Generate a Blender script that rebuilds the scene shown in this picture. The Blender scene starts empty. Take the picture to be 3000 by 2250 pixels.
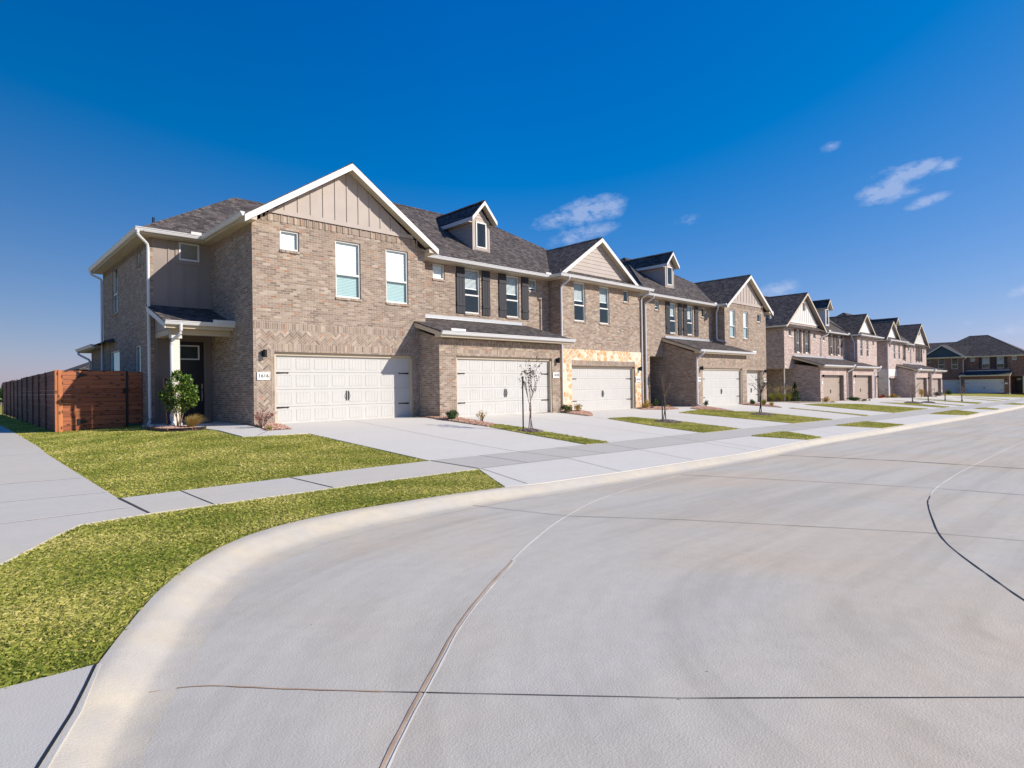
import bpy, bmesh, math, random
import numpy as np
from mathutils import Vector, Matrix
random.seed(7)
S = bpy.context.scene
COL = S.collection
R = math.radians

# ------------------------------------------------------------------ helpers
def lin(c):
    return tuple(((x/255)/12.92 if x/255 <= .04045 else ((x/255+.055)/1.055)**2.4) for x in c)+(1,)

class Fr:
    """facade frame: u right, d depth (inwards), z up; 'S' faces -Y, 'W' faces -X"""
    def __init__(s, k): s.k = k
    def __call__(s, u, d, z):
        return (u, d, z) if s.k == 'S' else (d, -u, z)
FS, FW = Fr('S'), Fr('W')

class MB:
    def __init__(s):
        s.v = []; s.f = []; s.m = []; s.uv = {}; s.swap = set()
    def face(s, pts, mat=0, uv=None):
        i = len(s.v); s.v.extend(tuple(p) for p in pts)
        s.f.append(tuple(range(i, i+len(pts)))); s.m.append(mat)
        if uv: s.uv[len(s.f)-1] = uv
    def box(s, F, u0, u1, d0, d1, z0, z1, mat=0):
        p = [F(u, d, z) for z in (z0, z1) for d in (d0, d1) for u in (u0, u1)]
        for q in ((0,1,5,4),(1,3,7,5),(3,2,6,7),(2,0,4,6),(4,5,7,6),(2,3,1,0)):
            s.face([p[k] for k in q], mat)
    def prism(s, pts, off, mat=0):
        """polygon extruded by vector off"""
        a = [Vector(p) for p in pts]; o = Vector(off); b = [p+o for p in a]
        s.face(a, mat); s.face(list(reversed(b)), mat)
        n = len(a)
        for i in range(n):
            j = (i+1) % n
            s.face([a[j], a[i], b[i], b[j]], mat)
    def tube(s, path, r, n=8, mat=0, cap=True, flat=None):
        path = [Vector(p) for p in path]
        rs = r if isinstance(r, (list, tuple)) else [r]*len(path)
        rings = []
        for i, p in enumerate(path):
            t = (path[min(i+1, len(path)-1)]-path[max(i-1, 0)])
            if t.length < 1e-9: t = Vector((0,0,1))
            t.normalize()
            up = Vector((0,0,1)) if abs(t.z) < .9 else Vector((1,0,0))
            a = t.cross(up).normalized(); b = a.cross(t)
            rings.append([p+(a*math.cos(2*math.pi*(k+.5)/n)+b*math.sin(2*math.pi*(k+.5)/n))*rs[i] for k in range(n)])
        for i in range(len(rings)-1):
            for k in range(n):
                q = (k+1) % n
                s.face([rings[i][k], rings[i][q], rings[i+1][q], rings[i+1][k]], mat)
        if cap:
            s.face(list(reversed(rings[0])), mat); s.face(rings[-1], mat)
    def build(s, name, mats, parent=None, smooth=False, merge=False):
        me = bpy.data.meshes.new(name)
        me.from_pydata(s.v, [], s.f)
        for m in (mats if isinstance(mats, (list, tuple)) else [mats]): me.materials.append(m)
        me.polygons.foreach_set('material_index', s.m)
        uvl = me.uv_layers.new(name='UVMap')
        me.update()
        co = np.array(s.v, dtype=np.float64)
        for p in me.polygons:
            if p.index in s.uv:
                for k, li in enumerate(p.loop_indices): uvl.data[li].uv = s.uv[p.index][k]
                continue
            n = p.normal
            if abs(n.z) > .985:
                for li, vi in zip(p.loop_indices, p.vertices): uvl.data[li].uv = (co[vi][0], co[vi][1])
            else:
                u = Vector((0,0,1)).cross(n).normalized(); w = n.cross(u)
                for li, vi in zip(p.loop_indices, p.vertices):
                    q = s.v[vi]; uvl.data[li].uv = (u.x*q[0]+u.y*q[1], w.x*q[0]+w.y*q[1]+w.z*q[2])
        if merge:
            bm = bmesh.new(); bm.from_mesh(me); bmesh.ops.remove_doubles(bm, verts=bm.verts, dist=1e-4); bm.to_mesh(me); bm.free()
        if smooth:
            me.polygons.foreach_set('use_smooth', [True]*len(me.polygons))
        o = bpy.data.objects.new(name, me); COL.objects.link(o)
        if parent is not None: attach(o, parent)
        return o

def attach(o, parent):
    o.parent = parent
    o.matrix_parent_inverse = Matrix.Translation(parent.location).inverted()

def thing(name, label, cat, loc=(0,0,0), group=None):
    o = bpy.data.objects.new(name, None); COL.objects.link(o); o.empty_display_size = .2
    o.location = loc; o['label'] = label; o['category'] = cat
    if group: o['group'] = group
    return o
def tag(o, label, cat, group=None):
    o['label'] = label; o['category'] = cat
    if group: o['group'] = group
    return o
def struct(o, label, kind='structure'):
    o['kind'] = kind; o['label'] = label; return o

def clip(poly, ax, val, keep):
    """Sutherland-Hodgman: keep side poly[ax] >= val (keep=1) or <= val (keep=-1)"""
    out = []
    n = len(poly)
    for i in range(n):
        a, b = poly[i], poly[(i+1) % n]
        ia, ib = (a[ax]-val)*keep >= 0, (b[ax]-val)*keep >= 0
        if ia: out.append(a)
        if ia != ib:
            t = (val-a[ax])/(b[ax]-a[ax])
            out.append(tuple(a[k]+t*(b[k]-a[k]) for k in range(len(a))))
    return out
def cliprect(poly, x0, x1, y0, y1):
    for ax, v, k in ((0,x0,1),(0,x1,-1),(1,y0,1),(1,y1,-1)):
        if len(poly) < 3: return []
        poly = clip(poly, ax, v, k)
    return poly if len(poly) >= 3 else []

# ------------------------------------------------------------------ materials
def newmat(name):
    m = bpy.data.materials.new(name); m.use_nodes = True
    nt = m.node_tree; b = nt.nodes['Principled BSDF']
    return m, nt, b
def N(nt, t, **kw):
    n = nt.nodes.new(t)
    for k, v in kw.items(): setattr(n, k, v)
    return n
def L(nt, a, b): nt.links.new(a, b)
def M(nt, op, a, b=None, c=None):
    n = N(nt, 'ShaderNodeMath', operation=op)
    for i, x in enumerate((a, b, c)):
        if x is None: continue
        if isinstance(x, (int, float)): n.inputs[i].default_value = x
        else: L(nt, x, n.inputs[i])
    return n.outputs[0]
def mix(nt, fac, a, b, blend='MIX'):
    n = N(nt, 'ShaderNodeMix', data_type='RGBA', blend_type=blend)
    for s, x in ((n.inputs[0], fac), (n.inputs[6], a), (n.inputs[7], b)):
        if isinstance(x, (int, float)): s.default_value = x
        elif isinstance(x, tuple): s.default_value = x
        else: L(nt, x, s)
    return n.outputs[2]
def ramp(nt, fac, stops, interp='LINEAR'):
    n = N(nt, 'ShaderNodeValToRGB'); cr = n.color_ramp; cr.interpolation = interp
    while len(cr.elements) < len(stops): cr.elements.new(.5)
    for e, (p, c) in zip(cr.elements, stops): e.position = p; e.color = c
    L(nt, fac, n.inputs[0]); return n.outputs[0]
def noise(nt, scale, vec=None, detail=3, rough=.55, dim='3D'):
    n = N(nt, 'ShaderNodeTexNoise', noise_dimensions=dim)
    n.inputs['Scale'].default_value = scale; n.inputs['Detail'].default_value = detail; n.inputs['Roughness'].default_value = rough
    if vec is not None: L(nt, vec, n.inputs['Vector'])
    return n.outputs['Fac']
def geo_pos(nt): return N(nt, 'ShaderNodeNewGeometry').outputs['Position']
def bump(nt, b, h, dist, strength=1):
    n = N(nt, 'ShaderNodeBump'); n.inputs['Distance'].default_value = dist; n.inputs['Strength'].default_value = strength
    L(nt, h, n.inputs['Height']); L(nt, n.outputs[0], b.inputs['Normal'])

def plain(name, col, rough=.6, var=.12, scale=3., metallic=0, spec=.4):
    m, nt, b = newmat(name)
    f = noise(nt, scale, geo_pos(nt), 4)
    c = lin(col)
    lo = tuple(x*(1-var) for x in c[:3])+(1,); hi = tuple(min(1, x*(1+var)) for x in c[:3])+(1,)
    L(nt, ramp(nt, f, [(.3, lo), (.7, hi)]), b.inputs['Base Color'])
    b.inputs['Roughness'].default_value = rough; b.inputs['Metallic'].default_value = metallic
    b.inputs['Specular IOR Level'].default_value = spec
    return m

def mixf(nt, f, a, b):
    return M(nt, 'ADD', M(nt, 'MULTIPLY', a, M(nt, 'SUBTRACT', 1., f)), M(nt, 'MULTIPLY', b, f))
def uvsep(nt):
    s = N(nt, 'ShaderNodeSeparateXYZ'); L(nt, N(nt, 'ShaderNodeUVMap').outputs[0], s.inputs[0])
    return s.outputs[0], s.outputs[1]
def vec2(nt, a, b):
    c = N(nt, 'ShaderNodeCombineXYZ')
    for i, x in enumerate((a, b)):
        if isinstance(x, (int, float)): c.inputs[i].default_value = x
        else: L(nt, x, c.inputs[i])
    return c.outputs[0]
def wnoise(nt, vec):
    n = N(nt, 'ShaderNodeTexWhiteNoise', noise_dimensions='2D'); L(nt, vec, n.inputs['Vector']); return n.outputs['Value']

def brick(name, pal, mortar, swap=False, bw=.2032, bh=.0677, stack=False):
    m, nt, b = newmat(name)
    u, v = uvsep(nt)
    if swap: u, v = v, u
    u = M(nt, 'DIVIDE', u, bw); v = M(nt, 'DIVIDE', v, bh)
    row = M(nt, 'FLOOR', v)
    if not stack:
        u = M(nt, 'ADD', u, M(nt, 'MULTIPLY', M(nt, 'MODULO', M(nt, 'ABSOLUTE', row), 2.), .5))
    col = M(nt, 'FLOOR', u)
    fu, fv = M(nt, 'FRACT', u), M(nt, 'FRACT', v)
    h = wnoise(nt, vec2(nt, col, row))
    base = ramp(nt, h, pal, 'CONSTANT')
    h2 = wnoise(nt, vec2(nt, M(nt, 'ADD', col, 37.3), row))
    pos = geo_pos(nt)
    blot = noise(nt, 14, pos, 3)
    big = noise(nt, .9, pos, 2)
    k = M(nt, 'MULTIPLY', M(nt, 'MULTIPLY_ADD', h2, .22, .89), M(nt, 'MULTIPLY', M(nt, 'MULTIPLY_ADD', blot, .5, .75), M(nt, 'MULTIPLY_ADD', big, .3, .85)))
    base = mix(nt, 1., base, vec3(nt, k), 'MULTIPLY')
    mk = M(nt, 'MAXIMUM', M(nt, 'LESS_THAN', fu, .05), M(nt, 'LESS_THAN', fv, .15))
    L(nt, mix(nt, mk, base, lin(mortar)), b.inputs['Base Color'])
    b.inputs['Roughness'].default_value = .9; b.inputs['Specular IOR Level'].default_value = .2
    bump(nt, b, M(nt, 'ADD', M(nt, 'SUBTRACT', 1., mk), M(nt, 'MULTIPLY', blot, .4)), .006)
    return m
def vec3(nt, a):
    c = N(nt, 'ShaderNodeCombineColor')
    for i in range(3): L(nt, a, c.inputs[i])
    return c.outputs[0]

def shingle(name, pal, rowh=.143, tabw=.17):
    m, nt, b = newmat(name)
    u, v = uvsep(nt)
    v = M(nt, 'DIVIDE', v, rowh); row = M(nt, 'FLOOR', v); fv = M(nt, 'FRACT', v)
    off = wnoise(nt, vec2(nt, row, 3.7))
    u = M(nt, 'ADD', M(nt, 'DIVIDE', u, tabw), M(nt, 'MULTIPLY', off, 9.))
    col = M(nt, 'FLOOR', u); fu = M(nt, 'FRACT', u)
    h = wnoise(nt, vec2(nt, col, row))
    base = ramp(nt, h, pal, 'CONSTANT')
    pos = geo_pos(nt)
    g = noise(nt, 60, pos, 2); big = noise(nt, .7, pos, 3)
    k = M(nt, 'MULTIPLY', M(nt, 'MULTIPLY_ADD', g, .8, .6), M(nt, 'MULTIPLY_ADD', big, .4, .8))
    base = mix(nt, 1., base, vec3(nt, k), 'MULTIPLY')
    mk = M(nt, 'LESS_THAN', fv, .13)
    mk2 = M(nt, 'MULTIPLY', M(nt, 'LESS_THAN', fu, .07), .6)
    L(nt, mix(nt, M(nt, 'MAXIMUM', mk, mk2), base, lin((38, 33, 31))), b.inputs['Base Color'])
    b.inputs['Roughness'].default_value = .95; b.inputs['Specular IOR Level'].default_value = .15
    bump(nt, b, M(nt, 'ADD', M(nt, 'MULTIPLY', M(nt, 'SUBTRACT', 1., fv), 1.), M(nt, 'MULTIPLY', h, .5)), .012)
    return m

def concrete(name, col, warm, var=.16, stain=.25, speck=.1, scale=.5, wear=None):
    m, nt, b = newmat(name)
    pos = geo_pos(nt)
    f1 = noise(nt, scale, pos, 5, .6); f2 = noise(nt, 7, pos, 4); f3 = noise(nt, 90, pos, 2)
    c = lin(col); w = lin(warm)
    base = mix(nt, ramp(nt, f1, [(.42, (0,0,0,1)), (.72, (stain*2.4,)*3+(1,))]), c, w)
    mp = N(nt, 'ShaderNodeMapping'); mp.inputs['Scale'].default_value = (.35, 1.6, 1); mp.inputs['Rotation'].default_value = (0, 0, .5); L(nt, pos, mp.inputs[0])
    f4 = noise(nt, 1.7, mp.outputs[0], 5, .65)
    k = M(nt, 'MULTIPLY', M(nt, 'MULTIPLY_ADD', f2, var*2, 1-var), M(nt, 'MULTIPLY', M(nt, 'MULTIPLY_ADD', f3, speck*2, 1-speck), M(nt, 'MULTIPLY_ADD', f4, var*2.2, 1-var*1.1)))
    base = mix(nt, 1., base, vec3(nt, k), 'MULTIPLY')
    if wear:
        se = N(nt, 'ShaderNodeSeparateXYZ'); L(nt, pos, se.inputs[0])
        dx, dy = M(nt, 'SUBTRACT', se.outputs[0], wear[0]), M(nt, 'SUBTRACT', se.outputs[1], wear[1])
        rr = M(nt, 'SQRT', M(nt, 'ADD', M(nt, 'MULTIPLY', dx, dx), M(nt, 'MULTIPLY', dy, dy)))
        # past the bend the tracks run straight along the street
        run = M(nt, 'MAXIMUM', dx, 0.)
        rad = mixf(nt, M(nt, 'GREATER_THAN', dx, 0.), rr, dy)
        along = mixf(nt, M(nt, 'GREATER_THAN', dx, 0.), M(nt, 'ARCTAN2', dy, M(nt, 'MULTIPLY', dx, -1.)), M(nt, 'ADD', M(nt, 'MULTIPLY', dx, .12), 1.5708))
        wv = vec2(nt, M(nt, 'MULTIPLY', rad, 2.6), M(nt, 'MULTIPLY', along, 1.3))
        n1 = noise(nt, 1., wv, 4, .6)
        wv2 = vec2(nt, M(nt, 'MULTIPLY', rad, 26.), M(nt, 'MULTIPLY', along, 2.5)); n2 = noise(nt, 1., wv2, 3, .6)
        kk = M(nt, 'MULTIPLY', ramp(nt, n1, [(.35, (.9,.9,.91,1)), (.5, (1,1,1,1)), (.68, (1.06,1.055,1.05,1))]), M(nt, 'MULTIPLY_ADD', n2, .1, .95))
        base = mix(nt, 1., base, vec3(nt, kk), 'MULTIPLY')
    vo = N(nt, 'ShaderNodeTexVoronoi'); vo.inputs['Scale'].default_value = 5.5; L(nt, pos, vo.inputs['Vector'])
    dot = M(nt, 'MULTIPLY', M(nt, 'LESS_THAN', vo.outputs['Distance'], .035), M(nt, 'GREATER_THAN', noise(nt, 1.3, pos, 2), .52))
    base = mix(nt, M(nt, 'MULTIPLY', dot, .7), base, (.06,.055,.05,1))
    L(nt, base, b.inputs['Base Color'])
    b.inputs['Roughness'].default_value = .85; b.inputs['Specular IOR Level'].default_value = .25
    bump(nt, b, M(nt, 'ADD', f3, M(nt, 'MULTIPLY', f2, .6)), .004, .6)
    return m

def wood(name, cols, along='X', board=.14, knots=True):
    """horizontal boards: v (height) is split in boards, grain runs along u"""
    m, nt, b = newmat(name)
    u, v = uvsep(nt)
    if along == 'Z': u, v = v, u
    vv = M(nt, 'DIVIDE', v, board); row = M(nt, 'FLOOR', vv); fv = M(nt, 'FRACT', vv)
    h = wnoise(nt, vec2(nt, row, M(nt, 'FLOOR', M(nt, 'DIVIDE', u, 2.4))))
    base = ramp(nt, h, cols)
    gv = N(nt, 'ShaderNodeCombineXYZ'); L(nt, M(nt, 'MULTIPLY', u, 2.), gv.inputs[0]); L(nt, M(nt, 'MULTIPLY', v, 40.), gv.inputs[1]); L(nt, row, gv.inputs[2])
    gr = noise(nt, 1.2, gv.outputs[0], 4)
    base = mix(nt, 1., base, vec3(nt, M(nt, 'MULTIPLY_ADD', gr, 1.1, .45)), 'MULTIPLY')
    if knots:
        vo = N(nt, 'ShaderNodeTexVoronoi', voronoi_dimensions='2D'); vo.inputs['Scale'].default_value = 1.
        L(nt, vec2(nt, M(nt, 'MULTIPLY', u, 2.6), M(nt, 'MULTIPLY', v, 5.2)), vo.inputs['Vector'])
        kn = M(nt, 'LESS_THAN', vo.outputs['Distance'], .14)
        base = mix(nt, M(nt, 'MULTIPLY', kn, .75), base, lin((52, 26, 16)))
    gap = M(nt, 'LESS_THAN', fv, .05)
    L(nt, mix(nt, gap, base, lin((22, 13, 9))), b.inputs['Base Color'])
    b.inputs['Roughness'].default_value = .7
    bump(nt, b, M(nt, 'SUBTRACT', M(nt, 'MULTIPLY', gr, .4), gap), .006)
    return m

def leafmat(name, c0, c1, c2, trans=.25, rough=.45):
    m, nt, b = newmat(name)
    a = N(nt, 'ShaderNodeAttribute', attribute_name='rnd')
    L(nt, ramp(nt, a.outputs['Fac'], [(0, lin(c0)), (.55, lin(c1)), (1, lin(c2))]), b.inputs['Base Color'])
    b.inputs['Roughness'].default_value = rough; b.inputs['Specular IOR Level'].default_value = .35
    tr = N(nt, 'ShaderNodeBsdfTranslucent')
    L(nt, ramp(nt, a.outputs['Fac'], [(0, lin(c1)), (1, lin(c2))]), tr.inputs[0])
    ms = N(nt, 'ShaderNodeMixShader'); ms.inputs[0].default_value = trans
    L(nt, b.outputs[0], ms.inputs[1]); L(nt, tr.outputs[0], ms.inputs[2])
    L(nt, ms.outputs[0], nt.nodes['Material Output'].inputs[0])
    return m

def glassmat(name, tint, refl=.22, alpha=.75):
    m, nt, b = newmat(name)
    tr = N(nt, 'ShaderNodeBsdfTransparent'); tr.inputs[0].default_value = tint
    gl = N(nt, 'ShaderNodeBsdfGlossy'); gl.inputs['Roughness'].default_value = .03
    gl.inputs['Color'].default_value = (.75, .95, .95, 1)
    fr = N(nt, 'ShaderNodeLayerWeight'); fr.inputs[0].default_value = .5
    ms = N(nt, 'ShaderNodeMixShader')
    L(nt, M(nt, 'MINIMUM', M(nt, 'ADD', M(nt, 'MULTIPLY', M(nt, 'POWER', fr.outputs['Facing'], 4.), .85), refl), .9), ms.inputs[0])
    n = noise(nt, 2.2, geo_pos(nt), 1)
    bp = N(nt, 'ShaderNodeBump'); bp.inputs['Distance'].default_value = .004; L(nt, n, bp.inputs['Height']); L(nt, bp.outputs[0], gl.inputs['Normal'])
    L(nt, tr.outputs[0], ms.inputs[1]); L(nt, gl.outputs[0], ms.inputs[2])
    L(nt, ms.outputs[0], nt.nodes['Material Output'].inputs[0])
    return m

def stops(*cols):
    n = len(cols); return [(i/n, lin(c)) for i, c in enumerate(cols)]

PAL1 = stops((145,128,111),(155,138,121),(163,145,128),(147,131,115),(137,120,104),(167,151,134),(157,139,121),(128,112,98),(149,133,119),(161,144,127),(143,126,109),(169,153,137),(139,123,108),(155,135,117),(159,124,100),(131,116,103),(153,136,120),(173,160,143),(149,132,117),(162,146,129),(141,125,110),(157,141,124),(165,149,132),(135,119,104),(152,136,120),(147,130,113))
PAL2 = stops((178,158,148),(190,170,160),(168,146,136),(196,178,168),(184,162,150),(174,154,146),(160,138,128),(188,170,162),(180,158,146),(199,184,175))
PAL2D = PAL2
PAL3 = stops((124,92,82),(136,104,94),(110,80,72),(146,118,108),(98,70,64),(128,96,86),(118,84,74),(140,110,100))
SH = stops((88,82,79),(104,97,93),(78,72,69),(96,88,83),(112,104,98),(84,78,76),(70,65,63),(100,92,88))
MT = {}
MT['brick'] = brick('brick_tan', PAL1, (192,178,167))
MT['soldier'] = brick('brick_tan_soldier', PAL1, (192,178,167), swap=True, stack=True)
MT['brick2'] = brick('brick_pink', PAL2, (205,192,184)); MT['soldier2'] = brick('brick_pink_soldier', PAL2, (205,192,184), swap=True, stack=True)
MT['brick3'] = brick('brick_red', PAL3, (160,140,130)); MT['soldier3'] = brick('brick_red_soldier', PAL3, (160,140,130), swap=True, stack=True)
MT['whitebrick'] = brick('brick_white', stops((214,210,204),(224,220,214),(204,199,193),(228,225,220)), (200,196,190), bw=.4, bh=.2)
MT['shingle'] = shingle('roof_shingles', SH)
MT['mortar'] = plain('mortar', (190,177,166), .95, .1, 20)
MT['white'] = plain('white_trim_paint', (216,214,208), .45, .03, 2)
MT['gutter'] = plain('white_gutter_metal', (214,214,214), .3, .03, 2)
MT['tan'] = plain('tan_trim_paint', (194,180,156), .55, .05, 2)
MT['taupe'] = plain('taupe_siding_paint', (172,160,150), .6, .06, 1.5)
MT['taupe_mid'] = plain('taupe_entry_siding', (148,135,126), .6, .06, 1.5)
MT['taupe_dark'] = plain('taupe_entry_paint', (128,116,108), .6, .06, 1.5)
MT['cream'] = plain('cream_column_paint', (214,208,196), .55, .04, 2)
MT['garage'] = plain('cream_garage_door', (192,190,185), .45, .03, 2)
MT['garage_tan'] = plain('tan_garage_door', (166,150,136), .45, .04, 2)
MT['garage_white'] = plain('white_garage_door', (206,208,212), .45, .03, 2)
MT['siding_white'] = plain('white_siding_paint', (214,212,206), .55, .04, 2)
MT['teal'] = plain('dark_teal_siding', (58,78,92), .6, .06, 2)
MT['black'] = plain('black_metal', (20,20,22), .45, .1, 9)
MT['door'] = plain('black_door_paint', (26,27,34), .35, .1, 2)
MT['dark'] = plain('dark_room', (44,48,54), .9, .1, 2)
MT['darkroom'] = plain('grey_room_box', (66,70,74), .9, .1, 2)  # dark grey on all faces of the room box behind the panes
MT['blind'] = plain('white_blind_slats', (238,240,238), .5, .03, 5)
MT['flash'] = plain('grey_metal_flashing', (178,180,182), .4, .05, 4, .3)
MT['shutter'] = wood('charcoal_stained_wood', [(0, lin((30,32,38))), (1, lin((44,46,54)))], 'Z', .15)
MT['shutter2'] = wood('brown_stained_wood', [(0, lin((66,52,46))), (1, lin((84,68,61)))], 'Z', .15)
MT['fence'] = wood('cedar_boards', [(0, lin((134,74,44))), (.5, lin((160,92,56))), (1, lin((178,108,68)))])
MT['fence_side'] = wood('darker_side_cedar', [(0, lin((96,52,38))), (.5, lin((112,64,46))), (1, lin((126,76,56)))])  # long side run: same cedar pattern in darker browns than the front
MT['post'] = wood('cedar_posts', [(0, lin((176,106,62))), (1, lin((196,124,76)))], 'Z', .3)
MT['found'] = plain('concrete_foundation', (172,164,148), .9, .15, 5)
MT['glass'] = glassmat('window_glass', (.95,1,1,1), .07)
MT['screen'] = glassmat('screened_glass', (.66,.78,.78,1), .08)
MT['plaque'] = plain('white_cast_stone', (226,224,219), .8, .04, 8)
MT['digits'] = plain('black_numerals', (34,33,33), .6, .05)
MT['nickel'] = plain('brushed_nickel', (170,165,155), .3, .05, 5, .8)

def stone_mat():
    m, nt, b = newmat('flagstone_veneer')
    u, v = uvsep(nt)
    vec = vec2(nt, M(nt, 'MULTIPLY', u, 3.9), M(nt, 'MULTIPLY', v, 4.6))
    vo = N(nt, 'ShaderNodeTexVoronoi', voronoi_dimensions='2D'); vo.inputs['Scale'].default_value = 1.; L(nt, vec, vo.inputs['Vector'])
    ve = N(nt, 'ShaderNodeTexVoronoi', voronoi_dimensions='2D', feature='DISTANCE_TO_EDGE'); ve.inputs['Scale'].default_value = 1.; L(nt, vec, ve.inputs['Vector'])
    s = N(nt, 'ShaderNodeSeparateColor'); L(nt, vo.outputs['Color'], s.inputs[0])
    base = ramp(nt, s.outputs[0], [(0, lin((206,166,122))), (.2, lin((216,200,172))), (.42, lin((198,152,106))), (.58, lin((212,202,182))), (.72, lin((210,174,130))), (.88, lin((196,176,146)))], 'CONSTANT')
    f = noise(nt, 9, geo_pos(nt), 4)
    base = mix(nt, 1., base, vec3(nt, M(nt, 'MULTIPLY_ADD', f, .6, .7)), 'MULTIPLY')
    mk = M(nt, 'LESS_THAN', ve.outputs['Distance'], .07)
    L(nt, mix(nt, mk, base, lin((214,204,186))), b.inputs['Base Color'])
    b.inputs['Roughness'].default_value = .9
    bump(nt, b, M(nt, 'ADD', M(nt, 'MINIMUM', ve.outputs['Distance'], .15), M(nt, 'MULTIPLY', f, .1)), .05)
    return m
MT['stone'] = stone_mat()
def herring_mat():
    m, nt, b = newmat('herringbone_brick')
    u, v = uvsep(nt)
    base = ramp(nt, u, PAL1, 'CONSTANT')
    f = noise(nt, 14, geo_pos(nt), 3)
    base = mix(nt, 1., base, vec3(nt, M(nt, 'MULTIPLY', M(nt, 'MULTIPLY_ADD', f, .7, .65), M(nt, 'MULTIPLY_ADD', v, .3, .85))), 'MULTIPLY')
    L(nt, base, b.inputs['Base Color']); b.inputs['Roughness'].default_value = .9
    bump(nt, b, f, .003)
    return m
MT['herring'] = herring_mat()
def lawn_mat():
    m, nt, b = newmat('lawn_turf')
    pos = geo_pos(nt)
    f1 = noise(nt, .7, pos, 4); f2 = noise(nt, 6, pos, 4); f3 = noise(nt, 60, pos, 3)
    f = M(nt, 'ADD', M(nt, 'MULTIPLY', f1, .45), M(nt, 'ADD', M(nt, 'MULTIPLY', f2, .3), M(nt, 'MULTIPLY', f3, .25)))
    base = ramp(nt, f, [(.33, lin((108,112,40))), (.5, lin((160,152,72))), (.66, lin((198,182,106)))])
    L(nt, base, b.inputs['Base Color']); b.inputs['Roughness'].default_value = .95; b.inputs['Specular IOR Level'].default_value = .1
    bump(nt, b, f3, .02)
    return m
MT['lawn'] = lawn_mat()
MT['blade'] = leafmat('grass_blades', (98,120,34), (176,176,80), (226,212,140), .35, .7)
MT['soil'] = plain('bare_soil', (150,132,108), .95, .25, .6)
MT['road'] = concrete('road_concrete', (190,184,171), (195,180,158), .085, .4, .09, .35, (5.2, -.2))
MT['kerb'] = concrete('kerb_concrete', (188,181,168), (200,188,164), .1, .4, .08, 1.6)
MT['pad'] = concrete('driveway_concrete', (207,202,192), (205,199,186), .045, .2, .04)
MT['walk'] = concrete('sidewalk_concrete', (194,189,178), (199,189,170), .055, .3, .05)
MT['walkdark'] = concrete('worn_sidewalk_concrete', (184,179,170), (188,181,168), .05, .2, .05)
MT['joint'] = plain('joint_dark', (74,68,62), .95, .3, 4)
MT['jointbrown'] = plain('joint_fibre', (176,148,122), .95, .3, 3)
MT['jointwhite'] = plain('joint_edge_pale', (222,214,202), .9, .12, 3)
MT['jointblack'] = plain('joint_sealant', (40,39,38), .7, .2, 4)
MT['pebble'] = leafmat('river_pebbles', (150,100,78), (196,150,124), (226,204,186), 0, .8)
MT['mulchgrey'] = plain('grey_boulder', (92,84,82), .9, .25, 9)
MT['mulch'] = leafmat('bark_mulch', (64,52,46), (112,96,88), (168,156,146), 0, .9)
MT['bark'] = plain('pale_bark', (132,112,94), .9, .3, 12)
MT['barkdark'] = plain('dark_bark', (92,78,72), .9, .3, 12)
MT['green'] = leafmat('glossy_green_leaves', (38,62,22), (78,112,34), (168,180,80), .2, .35)
MT['boxwood'] = leafmat('boxwood_leaves', (28,50,22), (52,82,34), (96,122,54), .15, .5)
MT['purple'] = leafmat('dark_purple_leaves', (46,32,36), (74,54,56), (110,80,76), .1, .5)
MT['red'] = leafmat('red_barberry_leaves', (96,44,42), (140,74,66), (176,112,96), .15, .5)
MT['scarlet'] = leafmat('scarlet_leaves', (120,34,24), (168,52,32), (196,96,48), .15, .5)
MT['yellow'] = leafmat('yellow_green_leaves', (128,116,34), (180,152,52), (206,150,66), .25, .5)
MT['straw'] = leafmat('straw_grass', (150,124,62), (192,164,92), (220,196,130), .3, .6)
MT['tuft'] = leafmat('green_ornamental_grass', (92,104,36), (144,146,58), (188,176,96), .3, .6)
MT['lavender'] = leafmat('grey_green_leaves', (72,82,60), (112,116,92), (150,132,150), .2, .6)
SUN_E, SKY_E, SKY_SAT, EXPO = 4.4, .08, 1.0, .4
CLOUD = (5.2, 6.0, 8.2, 1)
# ------------------------------------------------------------------ building parts
def wall(mb, F, d, u0, u1, z0, z1, holes=(), rev=.1, mat=0):
    us = sorted({u0, u1, *[h[0] for h in holes], *[h[1] for h in holes]}); us = [u for u in us if u0-1e-6 <= u <= u1+1e-6]
    zs = sorted({z0, z1, *[h[2] for h in holes], *[h[3] for h in holes]}); zs = [z for z in zs if z0-1e-6 <= z <= z1+1e-6]
    for a, b in zip(us, us[1:]):
        for c, e in zip(zs, zs[1:]):
            um, zm = (a+b)/2, (c+e)/2
            if any(h[0] < um < h[1] and h[2] < zm < h[3] for h in holes): continue
            mb.face([F(a,d,c), F(b,d,c), F(b,d,e), F(a,d,e)], mat)
    for h in holes:
        r = h[4] if len(h) > 4 else rev
        a, b, c, e = max(h[0], u0), min(h[1], u1), max(h[2], z0), min(h[3], z1)
        mb.face([F(a,d,c), F(a,d,e), F(a,d+r,e), F(a,d+r,c)], mat)
        mb.face([F(b,d,e), F(b,d,c), F(b,d+r,c), F(b,d+r,e)], mat)
        mb.face([F(a,d,e), F(b,d,e), F(b,d+r,e), F(a,d+r,e)], mat)
        mb.face([F(b,d,c), F(a,d,c), F(a,d+r,c), F(b,d+r,c)], mat)

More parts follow.
